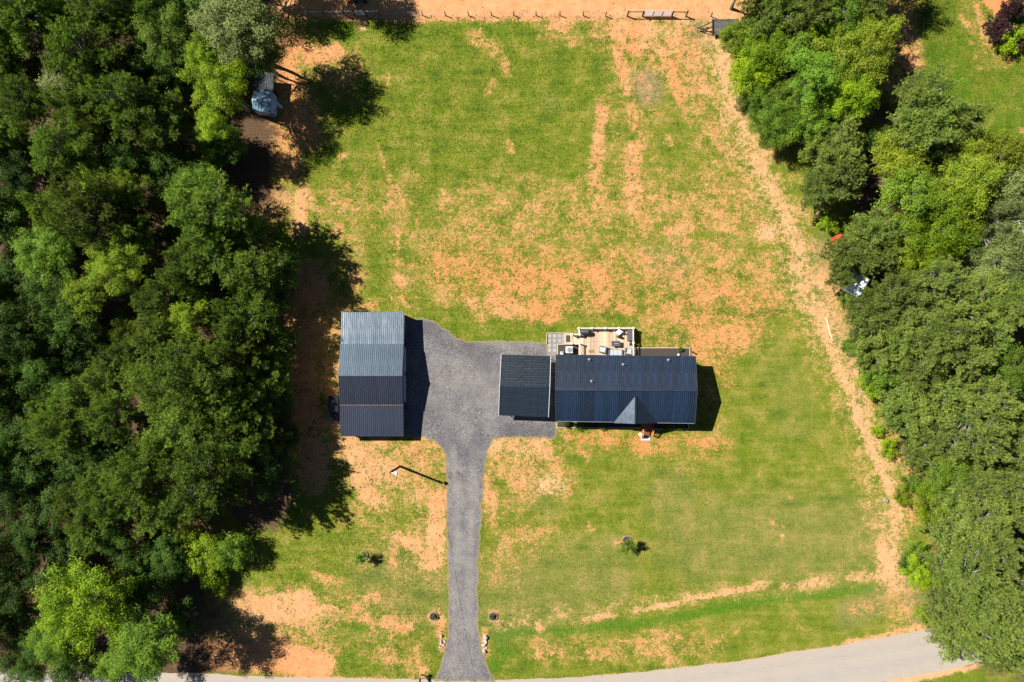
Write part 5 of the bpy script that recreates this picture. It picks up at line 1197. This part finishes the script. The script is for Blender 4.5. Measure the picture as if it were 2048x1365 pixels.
for u, v, r, lab in ((1992, 50, 17, 'tall dark red shrub, middle of the top right lawn bed'), (2012, 22, 14, 'dark red shrub above the tall one in the top right bed'), (2030, 12, 15, 'dark red shrub nearest the top right corner'), (1990, 72, 13, 'dark red shrub left of the yellow-green bush, top right'), (2024, 62, 8, 'small dark red shrub just above the yellow-green bush')):
    tree(u, v, r, 'R', 1.2, lab, 'shrub', 'shrub', 'dark red shrubs in the top right bed', tr_rng.choice(SPIKY))
# ring planters
M_RING = simple('terracotta_edging', (.26, .165, .13), .85, 0, .2, 6)
def ring(u, v, lab):
    t = thing('planter_ring', lab, 'planter', at(u, v)); MB().lathe((0, 0, 0), [(.53, 0), (.52, .17), (.45, .17), (.44, .05), (.53, 0)], 26).build('rim', M_RING, t); MB().disc((0, 0, .07), .46, 20).build('soil', M_MULCH, t)
ring(867.8, 1232.7, 'round brown planter ring with dark soil left of the driveway'); ring(986.3, 1233.0, 'round brown planter ring with dark soil right of the driveway')
ring(727.6, 1110.5, 'round edging ring round the small shrub left of the driveway'); ring(1253.5, 1080.5, 'round edging ring round the small shrub right of the driveway')
tree(868.2, 1233.5, 4.5, 'D', .28, 'tiny plant inside the planter ring left of the driveway', 'shrub', 'shrub', None, LEAF['S'][0]); tree(985.6, 1233.6, 4.5, 'D', .28, 'tiny plant inside the planter ring right of the driveway', 'shrub', 'shrub', None, LEAF['S'][1])
tree(720.5, 1117.5, 12.5, 'B', 1.6, 'small leafy shrub in a ring on the lawn left of the driveway', 'shrub', 'shrub', None, LEAF['S'][2], 1.1); tree(1256, 1091.5, 13, 'B', 1.75, 'small leafy shrub in a ring on the lawn right of the driveway', 'shrub', 'shrub', None, LEAF['S'][1], 1.1)
st_ = thing('tree_stump', 'small grey stump at the right wood edge well below the house', 'stump', at(1771, 1001)); MB().lathe((0, 0, 0), [(.28, 0), (.2, .08), (.17, .32), (0, .34)], 11).build('stump', simple('grey_dead_wood', (.20, .18, .165), .9, 0, .25, 8), st_)

# ================================================================== GRASS AND LOOSE STONES
def grass(name, n, lo, hi, seed, weed=False):
    g = np.random.default_rng(seed)
    u = g.uniform(540, 1900, n); v = g.uniform(-10, 1372, n); x, y = at_np(u, v)
    if weed is False:
        u2 = g.uniform(1790, 2060, n // 10); v2 = g.uniform(-10, 330, n // 10); x2, y2 = at_np(u2, v2); x = np.concatenate([x, x2]); y = np.concatenate([y, y2])
    f = fields(x, y)
    keep = (f['litter'] < .75)
    pr = np.clip((.58 - f['bare']) / .32, .02, 1) if not weed else np.clip((f['bare'] - .35) * 4, 0, 1) * np.clip((.9 - f['bare']) * 3, .12, 1)
    keep &= g.random(len(x)) < pr
    for poly in NOGRASS: keep &= ~inside(poly, x, y)
    for (a, b, c, d) in NOBOX: keep &= ~((x > a) & (x < b) & (y > c) & (y < d))
    x, y = x[keep], y[keep]; k = len(x)
    m = 3
    hgt = g.uniform(lo, hi, (k, m)); ang = g.uniform(0, 6.283, (k, m)); w = hgt * g.uniform(.25, .45, (k, m)) + .012
    ox = g.normal(0, .5 * hi, (k, m)); oy = g.normal(0, .5 * hi, (k, m)); lean = g.normal(0, .55, (k, m, 2)) * hgt[..., None]
    bx, by = x[:, None] + ox, y[:, None] + oy
    a = np.stack([bx - np.cos(ang) * w, by - np.sin(ang) * w, np.zeros_like(bx)], -1); b = np.stack([bx + np.cos(ang) * w, by + np.sin(ang) * w, np.zeros_like(bx)], -1); c = np.stack([bx + lean[..., 0], by + lean[..., 1], hgt], -1)
    co = np.stack([a, b, c], 2).reshape(-1, 3); nf = k * m
    me = bpy.data.meshes.new(name)
    me.vertices.add(nf * 3); me.vertices.foreach_set('co', co.astype(np.float32).ravel()); me.loops.add(nf * 3); me.loops.foreach_set('vertex_index', np.arange(nf * 3, dtype=np.int32))
    me.polygons.add(nf); me.polygons.foreach_set('loop_start', np.arange(0, nf * 3, 3, dtype=np.int32)); me.polygons.foreach_set('loop_total', np.full(nf, 3, np.int32)); me.update()
    r3 = lambda q: np.repeat(q, m * 3)
    attach(me, {'lush': r3(f['lush'][keep]), 'dead': r3(f['dead'][keep]), 'dry': r3(f['dry'][keep]), 'tone': np.repeat(np.clip(g.normal(.5, .22, nf), 0, 1), 3)})
    return me
NOBOX = []
def nb(p, q, m=.0): NOBOX.append((min(p.x, q.x) - m, max(p.x, q.x) + m, min(p.y, q.y) - m, max(p.y, q.y) + m))
nb(Pw['e1l'] + Vector((.5, -.3, 0)), Pw['e2r'] + Vector((-.4, .2, 0))); nb(c0, Vector((c2.x, H['br'].y - .7, 0))); nb(Vector((xex, dyn, 0)), Vector((dx1, dys, 0))); nb(at(1092, 666), at(1130, 712)); nb(at(1270, 696), at(1379, 714)); nb(at(1113, 844), at(1280, 855)); nb(at(1304, 844), at(1377, 858)); nb(at(1281, 844), at(1303, 882)); nb(at(504, 143), at(556, 230))
m = NT('grass_blades'); p = m.pos()
band = m.noise(m.scale(p, (.16, 1.1, 1)), 1.0, 4, .6); t_ = m.math('ADD', m.math('MULTIPLY', m.math('SUBTRACT', m.noise(p, .42, 6, .68), .12), .62), m.math('MULTIPLY', band, .25)); t_ = m.math('ADD', t_, m.math('MULTIPLY', m.attr('dry'), .10))
g_ = m.ramp(m.math('ADD', m.math('MULTIPLY', m.attr('tone'), .36), t_), [(.34, (.058, .095, .005)), (.48, (.112, .140, .011)), (.64, (.160, .172, .020)), (.82, (.26, .215, .065))])
g_ = m.mix(m.math('MULTIPLY', m.attr('lush'), .75, clamp=True), g_, (.070, .145, .006)); g_ = m.mix(m.math('MULTIPLY', m.attr('dead'), .7, clamp=True), g_, (.205, .16, .095))
M_BLADE = m.done(g_, .7, 0, .25)
gm = grass('grass', 230000, .035, .085, 5); gm.materials.append(M_BLADE); tag(link('grass', gm), kind='stuff')
m = NT('weed_leaves'); wc_ = m.ramp(m.attr('tone'), [(.2, (.045, .080, .012)), (.8, (.115, .140, .030))]); M_WEED = m.done(wc_, .7, 0, .25)
wm = grass('weeds', 26000, .06, .14, 9, True); wm.materials.append(M_WEED); tag(link('weeds', wm), kind='stuff')
# loose pale stones on the gravel
g = np.random.default_rng(4); n = 6000
x = g.uniform(xs.min(), xs.max(), n); y = g.uniform(ys.min(), ys.max(), n); k_ = inside(DRIVE, x, y); x, y = x[k_], y[k_]; n = len(x)
o8 = np.array([(1, 0, 0), (-1, 0, 0), (0, 1, 0), (0, -1, 0), (0, 0, 1), (0, 0, -.4)], float); f8 = np.array([(0, 2, 4), (2, 1, 4), (1, 3, 4), (3, 0, 4), (2, 0, 5), (1, 2, 5), (3, 1, 5), (0, 3, 5)])
s = g.gamma(3, .007, n)[:, None, None]; an = g.uniform(0, 6.28, n); rot = np.stack([np.stack([np.cos(an), -np.sin(an), an * 0], -1), np.stack([np.sin(an), np.cos(an), an * 0], -1), np.stack([an * 0, an * 0, an * 0 + .7], -1)], 1)
co = np.einsum('nij,kj->nki', rot, o8) * s * g.uniform(.7, 1.3, (n, 6, 1)) + np.stack([x, y, np.full(n, .02)], -1)[:, None]
me = bpy.data.meshes.new('loose_stones'); fc = (f8[None] + (np.arange(n) * 6)[:, None, None]).reshape(-1, 3)
me.vertices.add(n * 6); me.vertices.foreach_set('co', co.astype(np.float32).ravel()); me.loops.add(fc.size); me.loops.foreach_set('vertex_index', fc.ravel().astype(np.int32)); me.polygons.add(len(fc)); me.polygons.foreach_set('loop_start', np.arange(0, fc.size, 3, dtype=np.int32)); me.polygons.foreach_set('loop_total', np.full(len(fc), 3, np.int32)); me.update()
attach(me, {'tone': np.repeat(g.random(n), 6)}); m = NT('loose_stone'); me.materials.append(m.done(m.ramp(m.attr('tone'), [(0, (.05, .05, .055)), (.7, (.14, .135, .135)), (1, (.30, .29, .28))]), .9, 0, .3)); tag(link('loose_stones', me), kind='stuff')
